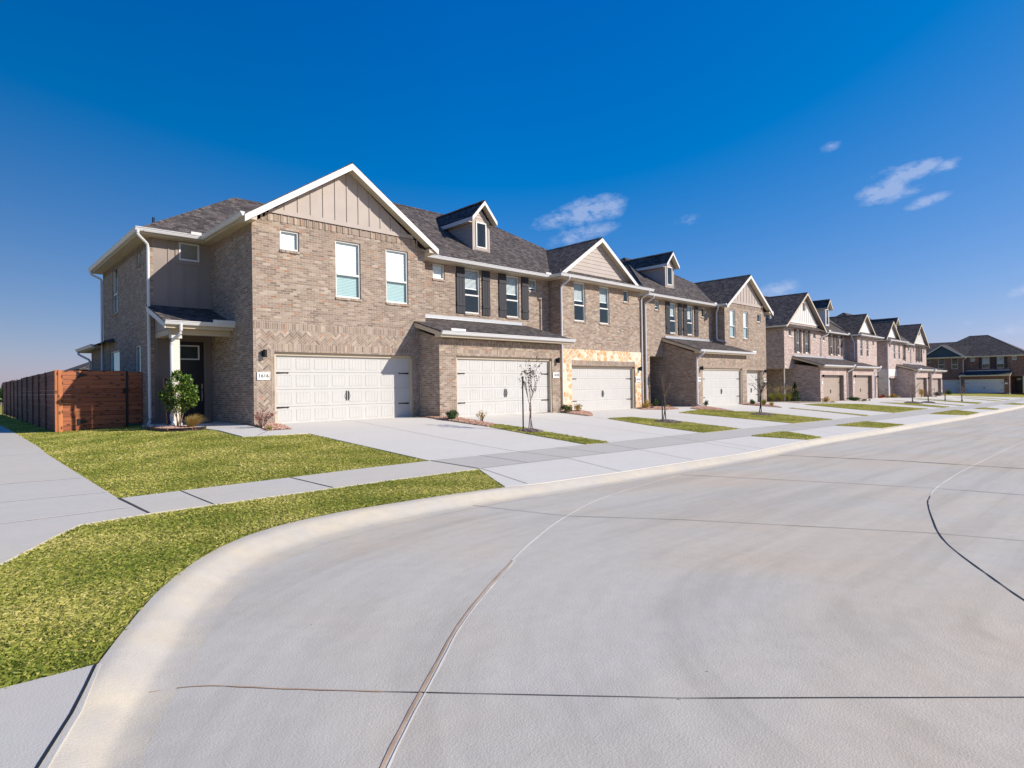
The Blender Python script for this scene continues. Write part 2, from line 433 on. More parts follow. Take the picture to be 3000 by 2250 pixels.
def window(P, F, d, u0, u1, z0, z1, blind=None, rail=True, sillmat='soldier', proud=None, dark=False, low=False):
    """recessed window; blind: fraction of the height covered from the top"""
    fr = MB()
    dd = d+.045 if proud is None else proud
    w = .05 if u1-u0 > .5 else .04
    fr.box(F, u0, u0+w, dd, dd+.07, z0, z1); fr.box(F, u1-w, u1, dd, dd+.07, z0, z1)
    fr.box(F, u0+w, u1-w, dd+.002, dd+.068, z1-w, z1); fr.box(F, u0+w, u1-w, dd+.002, dd+.068, z0, z0+w*1.3)
    zr = z0+.415*(z1-z0)
    if rail: fr.box(F, u0+w, u1-w, dd-.012, dd+.05, zr-.03, zr+.03)
    # room behind
    a, b, c, e, q0, q1 = u0+.01, u1-.01, z0+.01, z1-.01, dd+.06, dd+.6
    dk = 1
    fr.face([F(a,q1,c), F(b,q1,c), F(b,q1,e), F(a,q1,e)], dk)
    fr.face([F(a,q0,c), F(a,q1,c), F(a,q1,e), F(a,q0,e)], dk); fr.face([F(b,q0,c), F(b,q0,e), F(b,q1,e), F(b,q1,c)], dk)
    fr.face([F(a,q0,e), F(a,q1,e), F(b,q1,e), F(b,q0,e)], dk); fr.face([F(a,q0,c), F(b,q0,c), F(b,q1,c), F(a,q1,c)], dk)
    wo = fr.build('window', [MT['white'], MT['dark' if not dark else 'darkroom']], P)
    g = MB()
    if rail:
        g.face([F(u0+w, dd+.03, zr+.03), F(u1-w, dd+.03, zr+.03), F(u1-w, dd+.03, z1-w), F(u0+w, dd+.03, z1-w)])
        g.build('pane', MT['glass'], wo)
        g = MB(); g.face([F(u0+w, dd+.022, z0+w), F(u1-w, dd+.022, z0+w), F(u1-w, dd+.022, zr-.03), F(u0+w, dd+.022, zr-.03)])
        g.build('insect_screen', MT['screen'], wo)
    else:
        g.face([F(u0+w, dd+.03, z0+w), F(u1-w, dd+.03, z0+w), F(u1-w, dd+.03, z1-w), F(u0+w, dd+.03, z1-w)])
        g.build('pane', MT['glass'], wo)
    if blind:
        bl = MB(); zz = z1-w; zl = z1-w-(z1-z0-2*w)*blind
        pitch = .05
        while zz > zl+.01:
            t, q_ = (.049, .012) if blind >= .98 else (.034, .028)
            bl.face([F(u0+w+.004, dd+.075, zz-t), F(u1-w-.004, dd+.075, zz-t), F(u1-w-.004, dd+.075+q_, zz), F(u0+w+.004, dd+.075+q_, zz)])
            zz -= pitch
        bl.box(F, u0+w+.004, u1-w-.004, dd+.072, dd+.1, zl-.04, zl)
        bl.build('blind', MT['blind'], wo)
    if sillmat:
        s = MB(); s.box(F, u0-.02, u1+.02, d-.035, d+.06, z0-.075, z0-.002)
        s.build('sill', MT[sillmat], wo)
    return wo

def shutter(P, F, d, u0, u1, z0, z1, mat):
    b = MB(); n = 3; w = (u1-u0)/n
    for i in range(n): b.box(F, u0+i*w+.004, u0+(i+1)*w-.004, d-.045, d-.005, z0, z1)
    for zz in (z0+.3, z1-.42): b.box(F, u0+.006, u1-.006, d-.068, d-.046, zz, zz+.12)
    b.build('shutter', MT[mat], P)

def garage_door(P, F, d, u0, u1, z0, z1, mat, cols=8, hard=True, trim='tan', rec=.16):
    t = MB()
    t.box(F, u0, u1, d+rec-.07, d+rec+.02, z1-.1, z1-.003); t.box(F, u0+.003, u0+.06, d+.03, d+rec+.018, z0, z1-.104); t.box(F, u1-.06, u1-.003, d+.03, d+rec+.018, z0, z1-.104)
    t.build('garage_trim', MT[trim], P)
    g = MB(); a, b, top = u0+.06, u1-.06, z1-.08
    dd = d+rec
    sec = (top-z0)/4
    for r in range(4):
        g.box(F, a, b, dd, dd+.05, z0+r*sec+.003, z0+(r+1)*sec-.004)
        pw = (b-a)/cols
        for c in range(cols):
            p0, p1 = a+c*pw+.07, a+(c+1)*pw-.07; q0, q1 = z0+r*sec+.085, z0+(r+1)*sec-.085
            # pressed frame and four planks
            for x0, x1, y0, y1 in ((p0,p1,q0,q0+.014),(p0,p1,q1-.014,q1),(p0,p0+.014,q0+.014,q1-.014),(p1-.014,p1,q0+.014,q1-.014)):
                g.box(F, x0, x1, dd-.006, dd-.001, y0, y1)
            k = 4; kw = (p1-p0-.03)/k
            for j in range(k): g.box(F, p0+.015+j*kw+.003, p0+.015+(j+1)*kw-.003, dd-.003, dd-.001, q0+.017, q1-.017)
    go = g.build('garage_door', MT[mat], P)
    if hard:
        for zz in (z0+3*sec-.02, z0+sec-.02):
            for sgn, e in ((1, a+.02), (-1, b-.02)):
                h = MB(); l = .36
                h.prism([F(e, dd-.016, zz-.028), F(e+sgn*l, dd-.016, zz-.012), F(e+sgn*(l+.01), dd-.016, zz-.03), F(e+sgn*(l+.07), dd-.016, zz), F(e+sgn*(l+.01), dd-.016, zz+.03), F(e+sgn*l, dd-.016, zz+.012), F(e, dd-.016, zz+.028)], Vector(F(0,.006,0))-Vector(F(0,0,0)))
                h.build('hinge_strap', MT['black'], go)
        um = (a+b)/2; zc = z0+1.5*sec+.04
        for sx in (-1, 1):
            h = MB(); pth = []
            for k in range(9):
                f = k/8; pth.append(F(um+sx*(.035+.03*math.sin(math.pi*f)), dd-.02-.03*math.sin(math.pi*f), zc-.12+.24*f))
            h.tube(pth, .009, 6); h.tube([F(um+sx*.035, dd-.02, zc-.16), F(um+sx*.035, dd-.02, zc+.16)], [.012]*2, 6)
            h.build('pull_handle', MT['black'], go)

def clip_band(poly, lo, hi):
    p = clip(poly, 1, lo, 1)
    return clip(p, 1, hi, -1) if len(p) > 2 else []
def lap(mb, F, d, poly, course=.17, z0=None, mat=0):
    zs = [p[1] for p in poly]; z = z0 if z0 is not None else min(zs)
    while z < max(zs):
        p = clip_band(poly, z, z+course)
        if len(p) > 2:
            mb.face([F(u, d-.016*(1-(zz-z)/course)-.002, zz) for u, zz in p], mat)
            lo = [q for q in p if abs(q[1]-z) < 1e-6]
            if len(lo) >= 2:
                a, b = min(q[0] for q in lo), max(q[0] for q in lo)
                mb.face([F(a,d,z), F(b,d,z), F(b,d-.018,z), F(a,d-.018,z)], mat)
        z += course
def batten(mb, F, d, poly, first, step, w=.045, zb=None, mat=0):
    mb.face([F(u, d, z) for u, z in poly], mat)
    u = first; mx = max(p[0] for p in poly)
    while u < mx:
        q = cliprect([(p[0], p[1]) for p in poly], u-w/2, u+w/2, zb if zb is not None else -99, 99)
        if q: mb.prism([F(a, d-.022, z) for a, z in q], Vector(F(0,.02,0))-Vector(F(0,0,0)), mat)
        u += step

def roofplane(mb, pts, t=.045, mat=0):
    pts = [Vector(p) for p in pts]
    n = (pts[1]-pts[0]).cross(pts[2]-pts[0])
    if n.z < 0: pts.reverse()
    mb.face(pts, mat)
    for i in range(len(pts)):
        a, b = pts[i], pts[(i+1) % len(pts)]
        mb.face([a, a-Vector((0,0,t)), b-Vector((0,0,t)), b], mat)
def cap(mb, p0, p1, w=.15):
    p0, p1 = Vector(p0), Vector(p1); t = (p1-p0); n = max(1, int(t.length/.2)); t.normalize()
    side = t.cross(Vector((0,0,1))).normalized()
    for i in range(n):
        a = p0+(p1-p0)*(i/n); b = p0+(p1-p0)*((i+1)/n)
        up = Vector((0,0,.035)); up2 = Vector((0,0,.022)); dn = Vector((0,0,-.085))
        mb.face([a+up2, a+side*w+dn, b+side*w+dn+Vector((0,0,.012)), b+up])
        mb.face([a+up2, b+up, b-side*w+dn+Vector((0,0,.012)), a-side*w+dn])
        mb.face([b+up, b+side*w+dn, b-side*w+dn])
def hip(mb, F, u0, u1, d0, d1, z, p, hl, hr, caps=True):
    h = (d1-d0)/2; dm = (d0+d1)/2; zr = z+p*h
    a, b = u0+(h if hl else 0), u1-(h if hr else 0)
    roofplane(mb, [F(u0,d0,z), F(u1,d0,z), F(b,dm,zr), F(a,dm,zr)])
    roofplane(mb, [F(u0,d1,z), F(u1,d1,z), F(b,dm,zr), F(a,dm,zr)])
    if hl: roofplane(mb, [F(u0,d0,z), F(u0,d1,z), F(a,dm,zr)])
    if hr: roofplane(mb, [F(u1,d0,z), F(u1,d1,z), F(b,dm,zr)])
    if caps:
        if hl: cap(mb, F(u0,d0,z), F(a,dm,zr)); cap(mb, F(u0,d1,z), F(a,dm,zr))
        if hr: cap(mb, F(u1,d0,z), F(b,dm,zr)); cap(mb, F(u1,d1,z), F(b,dm,zr))
        cap(mb, F(a,dm,zr), F(b,dm,zr))
def gable(mr, mt, ms, F, u0, up, u1, z0, zp, d0, d1, dw, bh=.23, z1=None):
    """roof slopes (mr), rake boards (mt), soffit under the overhang to wall depth dw (ms)"""
    z1 = z0 if z1 is None else z1
    roofplane(mr, [F(u0,d0,z0), F(up,d0,zp), F(up,d1,zp), F(u0,d1,z0)])
    roofplane(mr, [F(u1,d0,z1), F(up,d0,zp), F(up,d1,zp), F(u1,d1,z1)])
    cap(mr, F(up,d0+.01,zp), F(up,d1,zp), .13)
    off = Vector(F(0,.03,0))-Vector(F(0,0,0))
    for ue, ze in ((u0, z0), (u1, z1)):
        mt.prism([F(ue, d0-.012, ze-.03), F(up, d0-.012, zp-.03), F(up, d0-.012, zp-bh), F(ue, d0-.012, ze-bh)], off)
        ms.face([F(ue, d0+.02, ze-.17), F(up, d0+.02, zp-.17), F(up, dw, zp-.17), F(ue, dw, ze-.17)])
        # closed eave side
        ms.face([F(ue, d0+.02, ze-.05), F(ue, dw, ze-.05), F(ue, dw, ze-.17), F(ue, d0+.02, ze-.17)])
def gutter(P, F, p0, p1, out, mat='gutter', name='gutter', mb=None):
    """K profile along p0-p1 given as (u,d,z) of the top back edge; out = (du,dd) unit outwards"""
    own = mb is None
    mb = mb or MB()
    prof = [(0,0),(.125,0),(.125,-.02),(.105,-.035),(.10,-.055),(.07,-.115),(0,-.115)]
    pts = [F(p0[0]+o*out[0], p0[1]+o*out[1], p0[2]+z) for o, z in prof]
    off = Vector(F(*p1))-Vector(F(*p0))
    mb.prism(pts, off)
    if own: return mb.build(name, MT[mat], P)
def downspout(P, F, pts, r=.045, mat='gutter'):
    mb = MB(); q = [F(*p) for p in pts]
    # soften the elbows
    s = [Vector(q[0])]
    for i in range(1, len(q)-1):
        a, b, c = Vector(q[i-1]), Vector(q[i]), Vector(q[i+1])
        k = min(.09, (b-a).length*.4, (c-b).length*.4)
        s += [b+(a-b).normalized()*k, b*.6+(b+(a-b).normalized()*k)*.2+(b+(c-b).normalized()*k)*.2, b+(c-b).normalized()*k]
    s.append(Vector(q[-1]))
    mb.tube(s, r, 8)
    return mb.build('downspout', MT[mat], P, smooth=False)
def lamp(P, F, d, u, z, side=0):
    b = MB(); b.box(F, u-.055, u+.055, d-.03, d-.002, z-.08, z+.08)
    b.tube([F(u, d-.03, z), F(u, d-.08, z)], .025, 8)
    c = [F(u, d-.12, z-.11), F(u, d-.12, z+.11)]
    b.tube(c, .062, 16)
    b.build('wall_lamp', MT['black'], P)
def plaque(P, F, d, u0, u1, z0, z1, txt):
    b = MB(); b.box(F, u0, u1, d-.02, d-.002, z0, z1)
    e = .018
    for x0, x1, y0, y1 in ((u0,u1,z0,z0+e),(u0,u1,z1-e,z1),(u0,u0+e,z0+e,z1-e),(u1-e,u1,z0+e,z1-e)): b.box(F, x0, x1, d-.032, d-.021, y0, y1)
    po = b.build('number_plaque', MT['plaque'], P)
    if not txt: return
    cu = bpy.data.curves.new('numerals_curve', 'FONT'); cu.body = txt; cu.align_x = 'CENTER'; cu.align_y = 'CENTER'; cu.size = (z1-z0)*.62; cu.extrude = .002; cu.offset = .002
    to = bpy.data.objects.new('numerals_tmp', cu); COL.objects.link(to)
    me = bpy.data.meshes.new_from_object(to.evaluated_get(bpy.context.evaluated_depsgraph_get()))
    bpy.data.objects.remove(to); bpy.data.curves.remove(cu)
    for v in me.vertices:
        v.co = Vector(F((u0+u1)/2+v.co.x*1.05, d-.0225-v.co.z, (z0+z1)/2+v.co.y))
    me.materials.clear(); me.materials.append(MT['digits'])
    o = bpy.data.objects.new('numerals', me); COL.objects.link(o); attach(o, po)
def herring(mb, F, d, rects, L_=.2, W_=.0667):
    n = 3; c = math.cos(math.pi/4)
    for (u0, u1, z0, z1) in rects:
        uc, zc = (u0+u1)/2, (z0+z1)/2; R_ = int(math.hypot(u1-u0, z1-z0)/2/W_)+5
        def rot(x, y): return (uc+(x*c-y*c)*W_, zc+(x*c+y*c)*W_)
        g = .055
        for y in range(-R_, R_):
            for x in range(-R_, R_):
                t = (x-y) % (2*n)
                if t == 0: q = [(x+g,y+g),(x+n-g,y+g),(x+n-g,y+1-g),(x+g,y+1-g)]
                elif t == 2*n-1: q = [(x+g,y+g),(x+1-g,y+g),(x+1-g,y+n-g),(x+g,y+n-g)]
                else: continue
                p = cliprect([rot(*k) for k in q], u0, u1, z0, z1)
                if p:
                    r1, r2 = random.random(), random.random()
                    mb.face([F(a, d, b) for a, b in p], 0, [(r1, r2)]*len(p))
def dormer(P, F, d, u0, u1, zb, zt, zpk, ov, dback, wallmat, trimmat, over=.3, dmain=None):
    """window dormer standing on the roof slope: walls, gable roof, one fixed window"""
    up = (u0+u1)/2
    b = MB()
    b.face([F(u0,d,zb), F(u0+.2,d,zb), F(u0+.2,d,zt+.12), F(u0,d,zt-.02)])
    b.face([F(u1-.2,d,zb), F(u1,d,zb), F(u1,d,zt-.02), F(u1-.2,d,zt+.12)])
    b.face([F(u0+.2,d,zb), F(u1-.2,d,zb), F(u1-.2,d,zb+.16), F(u0+.2,d,zb+.16)])
    pitch = (zpk-zt)/(up-u0+ov)
    lap(b, F, d, [(u0+.2,zt-.12),(u1-.2,zt-.12),(u1-.2,zt+.14),(up,zt+(up-u0)*pitch-.12),(u0+.2,zt+.14)], .15)
    for sx, ue in ((-1,u0),(1,u1)):
        FF = FW if F.k == 'S' else None
        zz = zb-.3
        while zz < zt+.05:
            z2 = min(zz+.17, zt+.05)
            pts = [(d, zz), (dback, zz), (dback, z2), (d, z2)]
            b.face([F(ue+sx*.014, d, zz), F(ue+sx*.014, dback, zz), F(ue, dback, z2), F(ue, d, z2)])
            zz += .17
    for ue in (u0, u1-.09): b.box(F, ue, ue+.09, d-.022, d-.001, zb, zt-.03)
    b.box(F, u0+.14, u1-.14, d-.02, d-.001, zb+.08, zb+.17)
    bo = b.build('dormer', MT[wallmat], P)
    r, t, s = MB(), MB(), MB()
    z0 = zpk-(up-u0+ov)*pitch
    gable(r, t, s, F, u0-ov, up, u1+ov, z0, zpk, d-over, dback+1.5, d, .2)
    r.build('dormer_roof', MT['shingle'], bo)
    for ue in (u0-ov, u1+ov): t.box(F, ue-.012, ue+.012, d-over+.02, dback+.6, z0-.19, z0-.03)
    for ue, uw in ((u0-ov, u0), (u1, u1+ov)): s.box(F, ue+.013, uw, d+.001, dback+.6, z0-.19, z0-.15)
    t.build('rake_board', MT[trimmat], bo); s.build('soffit', MT['tan'], bo)
    w = MB(); a, e, c, f = u0+.2, u1-.2, zb+.17, zt-.12
    for x0, x1, y0, y1 in ((a,a+.055,c,f),(e-.055,e,c,f),(a+.055,e-.055,c,c+.055),(a+.055,e-.055,f-.055,f)): w.box(F, x0, x1, d-.035, d+.02, y0, y1)
    w.face([F(a,d+.25,c), F(e,d+.25,c), F(e,d+.25,f), F(a,d+.25,f)], 1)
    w.build('window_frame', [MT['white'], MT['dark']], bo)
    g = MB(); g.face([F(a+.055,d-.008,c+.055), F(e-.055,d-.008,c+.055), F(e-.055,d-.008,f-.055), F(a+.055,d-.008,f-.055)])
    g.build('pane', MT['glass'], bo)
def shed(P, F, u0, u1, d0, z0, d1, z1, wallu0, wallu1, dwall, bottom):
    """lean-to roof over a projecting garage"""
    r = MB(); roofplane(r, [F(u0,d0,z0), F(u1,d0,z0), F(u1,d1,z1), F(u0,d1,z1)], .05)
    r.build('garage_roof', MT['shingle'], P)
    t = MB()
    off = Vector(F(.03,0,0))-Vector(F(0,0,0))
    for ue in (u0, u1-.03):
        t.prism([F(ue, d0+.01, z0-.045), F(ue, d1, z1-.045), F(ue, d1, z1-.21), F(ue, d0+.01, z0-.19)], off)
    # soffit: flat under the eave, sloped under the sides
    t.box(F, u0+.032, u1-.032, d0+.03, dwall+.03, z0-.19, z0-.075)
    k = (z1-z0)/(d1-d0)
    for a, b in ((u0+.032, wallu0), (wallu1, u1-.032)):
        t.face([F(a, d0+.05, z0-.08), F(b, d0+.05, z0-.08), F(b, d1, z1-.1), F(a, d1, z1-.1)])
    t.build('eave_trim', MT['tan'], P)
    gutter(P, F, (u0, d0+.02, z0+.0), (u1, d0+.02, z0+.0), (0,-1))
    f = MB(); f.box(F, u0+.3, u1-.3, d1-.03, d1-.004, z1-.01, z1+.12); f.face([F(u0+.3,d1-.2,z1-.045), F(u1-.3,d1-.2,z1-.045), F(u1-.3,d1-.03,z1+.012), F(u0+.3,d1-.03,z1+.012)])
    f.build('roof_flashing', MT['flash'], P)
def guard(P, F, u0, u1, d, z):
    b = MB(); b.box(F, u0, u1, d-.012, d+.01, z, z+.085); b.build('splash_guard', MT['white'], P)
# ------------------------------------------------------------------ row one: brown brick townhouses
ZE, PT = 5.07, .667
def newroof(): return MB(), MB(), MB()

def garage_block(P, F, u0, u1, d, zb, zt, dback, hole, brickm, soldm, u_open=None, soldier_top=True):
    w = MB()
    wall(w, F, d, u0, u1, zb, zt, [hole+(.16,)])
    # side walls go up under the sloping roof
    for u in (u0, u1): w.face([F(u,d,zb), F(u,dback,zb), F(u,dback,zt+.72), F(u,d,zt)])
    w.build('garage_wall', MT[brickm], P)
    s = MB()
    s.box(F, hole[0], hole[1], d-.008, d+.05, hole[3]+.002, hole[3]+.235)
    s.box(F, u0+.004, u1-.004, d-.009, d+.05, zt-.21, zt-.002)
    k = u0+.1
    while k < u1-.1:
        s.box(F, k, k+.06, d-.022, d-.01, zt-.225, zt-.02); k += .135
    s.build('soldier_course', MT[soldm], P)
    f = MB(); f.box(F, u0-.006, hole[0]-.01, d-.006, d+.3, zb-.05, zb+.12); f.box(F, hole[1]+.01, u1+.006, d-.006, d+.3, zb-.05, zb+.12)
    for u in (u0, u1): f.box(F, u-.006, u+.006, d+.301, dback-.01, zb-.05, zb+.12)
    f.build('foundation', MT['found'], P)

def eave_box(mb, F, u0, u1, d0, d1, z0=ZE-.14, z1=ZE-.012): mb.box(F, u0, u1, d0, d1, z0, z1)

# ---- townhouse 1616
A = thing('townhouse', 'end townhouse numbered 1616, board and batten gable above a herringbone brick garage front', 'townhouse', (9,20,-1.02), 'brown brick townhouses')
YA, YR, XL, XG, XR = 17.87, 21.63, 4.66, 6.5, 12.62
w = MB()
wins = [(7.33,7.93,4.27,4.88), (9.13,10.03,2.99,4.85), (11.0,11.9,2.98,4.85)]
gh = (7.11,12.03,-1.03,1.165)
wall(w, FS, YA, XG, XR, -1.2, 4.9, [q+(.1,) for q in wins]+[gh+(.16,)])
w.face([FS(XG,YA,4.9), FS(XR,YA,4.9), FS(12.05,YA,5.33), FS(7.02,YA,5.33)])
w.face([(XG,YR,-1.2), (XG,YA,-1.2), (XG,YA,4.95), (XG,YR,4.95)])
lw = [(-27.4,-26.45,3.02,4.82), (-23.28,-22.7,4.26,4.86), (-28.1,-26.8+.6,-.2,1.62), (-23.75,-22.85,-.2,1.6)]
wall(w, FW, XL, -29.3, -21.63, -1.3, 4.95, [q+(.13,) for q in lw])
w.face([FS(XL,YR,-1.2), FS(4.79,YR,-1.2), FS(4.79,YR,4.95), FS(XL,YR,4.95)])
w.face([(XR,YA,-1.2), (XR,YA+1.3,-1.2), (XR,YA+1.3,4.9), (XR,YA,4.9)])
w.face([(XL,29.3,-1.3), (XL,29.3,4.95), (XR,29.3,4.95), (XR,29.3,-1.3)])
w.build('wall', MT['brick'], A)
s = MB()
s.box(FS, 6.52, 12.28, YA-.008, YA+.02, 1.83, 2.075); s.box(FS, 7.11, 12.03, YA-.008, YA+.02, 1.167, 1.415)
s.box(FS, 7.02, 7.108, YA-.008, YA+.02, -1.0, 1.415); s.box(FS, 12.032, 12.11, YA-.008, YA+.02, -1.0, 1.415)
k = 6.75
s.box(FS, 6.9, 12.2, YA-.009, YA+.02, 5.1, 5.318)
while k < 12.4:
    s.box(FS, k, k+.06, YA-.024, YA-.01, 5.09, 5.305); k += .2032
k = 21.5
while k > 17.95:
    s.box(FW, -k, -k+.06, XG-.014, XG+.02, 4.72, 4.9); k -= .135
s.box(FW, -21.6, -17.9, XG-.006, XG+.02, 1.85, 2.07)
k = 29.2
while k > 21.7:
    s.box(FW, -k, -k+.06, XL-.014, XL+.02, 4.68, 4.9); k -= .135
s.build('soldier_course', MT['soldier'], A)
hb = MB(); herring(hb, FS, YA-.006, [(6.58,12.27,1.42,1.825), (6.58,7.015,-1.0,1.413), (12.115,12.27,-1.0,1.413)])
hb.build('herringbone_panel', MT['herring'], A)
mo = MB(); mo.box(FS, 6.575, 12.275, YA-.004, YA+.02, 1.416, 1.829); mo.box(FS, 6.575, 7.018, YA-.0045, YA+.02, -1.0, 1.4155); mo.box(FS, 12.112, 12.275, YA-.0045, YA+.02, -1.0, 1.4155)
mo.build('mortar_bed', MT['mortar'], A)
bb = MB()
batten(bb, FS, YA-.03, [(6.98,5.33), (12.1,5.33), (9.545,7.18)], 7.48, .414, zb=5.46)
bb.box(FS, 6.98, 12.1, YA-.058, YA-.031, 5.325, 5.46)
bb.build('gable_siding', MT['taupe'], A)
r, t, so = newroof()
hip(r, FS, 4.32, 12.62, 21.2, 29.7, ZE, PT, 1, 0)
hip(r, FS, 6.75, 12.62, 18.65, 29.69, ZE+.02, PT, 1, 0)
gable(r, t, so, FS, 6.16, 9.55, 12.94, 5.05, 7.32, 17.45, 24.2, YA-.04)
eave_box(so, FS, 4.33, XR, 21.22, 29.68); eave_box(so, FS, 6.19, XG+.02, 17.5, 21.21); eave_box(so, FS, XR-.05, 12.9, 17.5, YA+.3, 4.86, 5.0)
eave_box(so, FS, XG, XR, YA+.02, 21.21, ZE-.142, ZE-.014)
r.build('roof', MT['shingle'], A); t.build('rake_board', MT['white'], A); so.build('soffit', MT['tan'], A)
gutter(A, FS, (4.32,29.7,5.1), (4.32,21.2,5.1), (-1,0)); gutter(A, FS, (4.2,21.2,5.101), (6.16,21.2,5.101), (0,-1)); gutter(A, FS, (6.17,21.08,5.099), (6.17,17.47,5.099), (-1,0))
guard(A, FS, 5.75, 6.06, 21.08, 5.1)
downspout(A, FS, [(4.27,21.13,5.0),(4.27,21.13,4.86),(4.58,21.4,4.66),(4.6,21.42,4.5),(4.6,21.42,-.9),(4.5,21.2,-1.03)])
downspout(A, FS, [(4.27,29.4,5.0),(4.27,29.4,4.84),(4.6,29.25,4.66),(4.6,29.25,-1.1)])
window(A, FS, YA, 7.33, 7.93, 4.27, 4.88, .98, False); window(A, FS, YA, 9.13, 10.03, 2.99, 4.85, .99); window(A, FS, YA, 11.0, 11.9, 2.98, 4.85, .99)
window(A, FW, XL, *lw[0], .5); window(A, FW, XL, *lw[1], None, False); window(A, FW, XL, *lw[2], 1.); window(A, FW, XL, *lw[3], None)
garage_door(A, FS, YA, *gh, 'garage')
lamp(A, FS, YA, 6.79, 1.1); plaque(A, FS, YA, 6.59, 6.97, .32, .555, '1616')
# recessed entry with board and batten above
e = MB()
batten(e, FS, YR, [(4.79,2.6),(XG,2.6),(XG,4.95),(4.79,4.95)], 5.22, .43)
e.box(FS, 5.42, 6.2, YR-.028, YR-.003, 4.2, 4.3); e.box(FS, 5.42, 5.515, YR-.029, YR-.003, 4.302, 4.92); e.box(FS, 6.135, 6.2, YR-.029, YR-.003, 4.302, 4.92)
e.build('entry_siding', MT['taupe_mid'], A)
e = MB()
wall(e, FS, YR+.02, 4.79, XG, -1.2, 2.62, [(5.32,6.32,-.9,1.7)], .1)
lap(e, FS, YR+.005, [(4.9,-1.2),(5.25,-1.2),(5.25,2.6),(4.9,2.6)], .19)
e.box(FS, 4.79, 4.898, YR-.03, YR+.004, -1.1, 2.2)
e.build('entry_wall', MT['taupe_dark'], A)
window(A, FS, YR, 5.52, 6.13, 4.31, 4.9, None, False, sillmat=None, proud=YR-.05)
dmb = MB(); dmb.box(FS, 5.39, 6.25, YR+.05, YR+.1, -.9, 1.66)
for x0, x1, y0, y1 in ((5.5,5.8,-.75,-.05),(5.86,6.16,-.75,-.05),(5.5,5.8,.1,.85),(5.86,6.16,.1,.85)):
    for q in ((x0,x1,y0,y0+.02),(x0,x1,y1-.02,y1),(x0,x0+.02,y0+.021,y1-.021),(x1-.02,x1,y0+.021,y1-.021)): dmb.box(FS, q[0], q[1], YR+.038, YR+.049, q[2], q[3])
do = dmb.build('front_door', MT['door'], A)
q = MB()
for x0, x1, y0, y1 in ((5.47,6.12,1.06,1.1),(5.47,6.12,1.5,1.54),(5.47,5.515,1.1,1.5),(6.075,6.12,1.1,1.5)): q.box(FS, x0, x1, YR+.03, YR+.049, y0, y1)
q.build('window_frame', MT['white'], do)
q = MB(); q.face([FS(5.515,YR+.045,1.1), FS(6.075,YR+.045,1.1), FS(6.075,YR+.045,1.5), FS(5.515,YR+.045,1.5)]); q.build('pane', MT['screen'], do)
q = MB(); q.box(FS, 6.16, 6.21, YR+.02, YR+.049, .1, .26); q.tube([FS(6.185,YR+.01,.02), FS(6.185,YR-.02,-.05), FS(6.185,YR-.02,-.22), FS(6.185,YR+.01,-.27)], .012, 8); q.box(FS, 6.165, 6.205, YR+.02, YR+.049, -.31, .05)
q.build('handle', MT['nickel'], do)
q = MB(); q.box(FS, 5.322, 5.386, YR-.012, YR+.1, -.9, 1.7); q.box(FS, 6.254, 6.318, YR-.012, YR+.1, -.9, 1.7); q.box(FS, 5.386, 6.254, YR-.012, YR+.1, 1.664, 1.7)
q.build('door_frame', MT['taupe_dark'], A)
q = MB(); q.box(FS, 5.25, 6.4, YR-.12, YR+.02, -1.0, -.9); q.build('threshold', MT['soldier'], A)
q = MB(); roofplane(q, [FS(4.57,19.42,2.07), FS(6.5,19.42,2.07), FS(6.5,YR-.002,2.78), FS(4.57,YR-.002,2.78)]); q.build('porch_roof', MT['shingle'], A)
q = MB()
q.prism([FS(4.575,19.45,2.03), FS(4.575,YR-.01,2.735), FS(4.575,YR-.01,2.57), FS(4.575,19.45,1.87)], (.03,0,0))
q.build('rake_board', MT['white'], A)
q = MB()
q.box(FS, 4.61, 6.49, 19.47, 19.78, 1.88, 2.0); q.box(FS, 4.82, 6.49, 19.75, 19.98, 1.72, 1.878); q.box(FS, 4.81, 5.05, 19.985, YR-.01, 1.72, 1.878); q.box(FS, 4.85, 6.49, 19.99, YR-.01, 1.86, 1.872)
q.face([FS(4.83,19.6,1.88), FS(4.83,YR-.01,1.88), FS(4.83,YR-.01,2.6), FS(4.83,19.6,1.95)])
q.build('porch_beam', MT['tan'], A)
lp = MB(); lap(lp, FW, 4.825, [(-(YR-.01),1.9),(-19.7,1.9),(-19.7,1.95),(-(YR-.01),2.58)], .17); lp.build('porch_gable', MT['taupe'], A)
q = MB(); q.box(FS, 4.87, 5.05, 19.78, 19.96, -1.05, 1.72); q.box(FS, 4.82, 5.1, 19.73, 20.01, 1.6, 1.722); q.box(FS, 4.835, 5.085, 19.745, 19.995, -1.05, -.92)
q.build('porch_post', MT['cream'], A)
gutter(A, FS, (4.57,19.44,2.09), (6.5,19.44,2.09), (0,-1)); guard(A, FS, 5.85, 6.5, 19.32, 2.09)
downspout(A, FS, [(4.98,19.37,2.0),(4.98,19.37,1.72),(4.8,19.62,1.52),(4.8,19.66,1.4),(4.8,19.66,-.8),(4.76,19.4,-.98)])
q = MB(); q.box(FS, 4.6, 6.49, 19.75, YR-.01, -1.15, -1.0); q.build('porch_floor', MT['walk'], A)
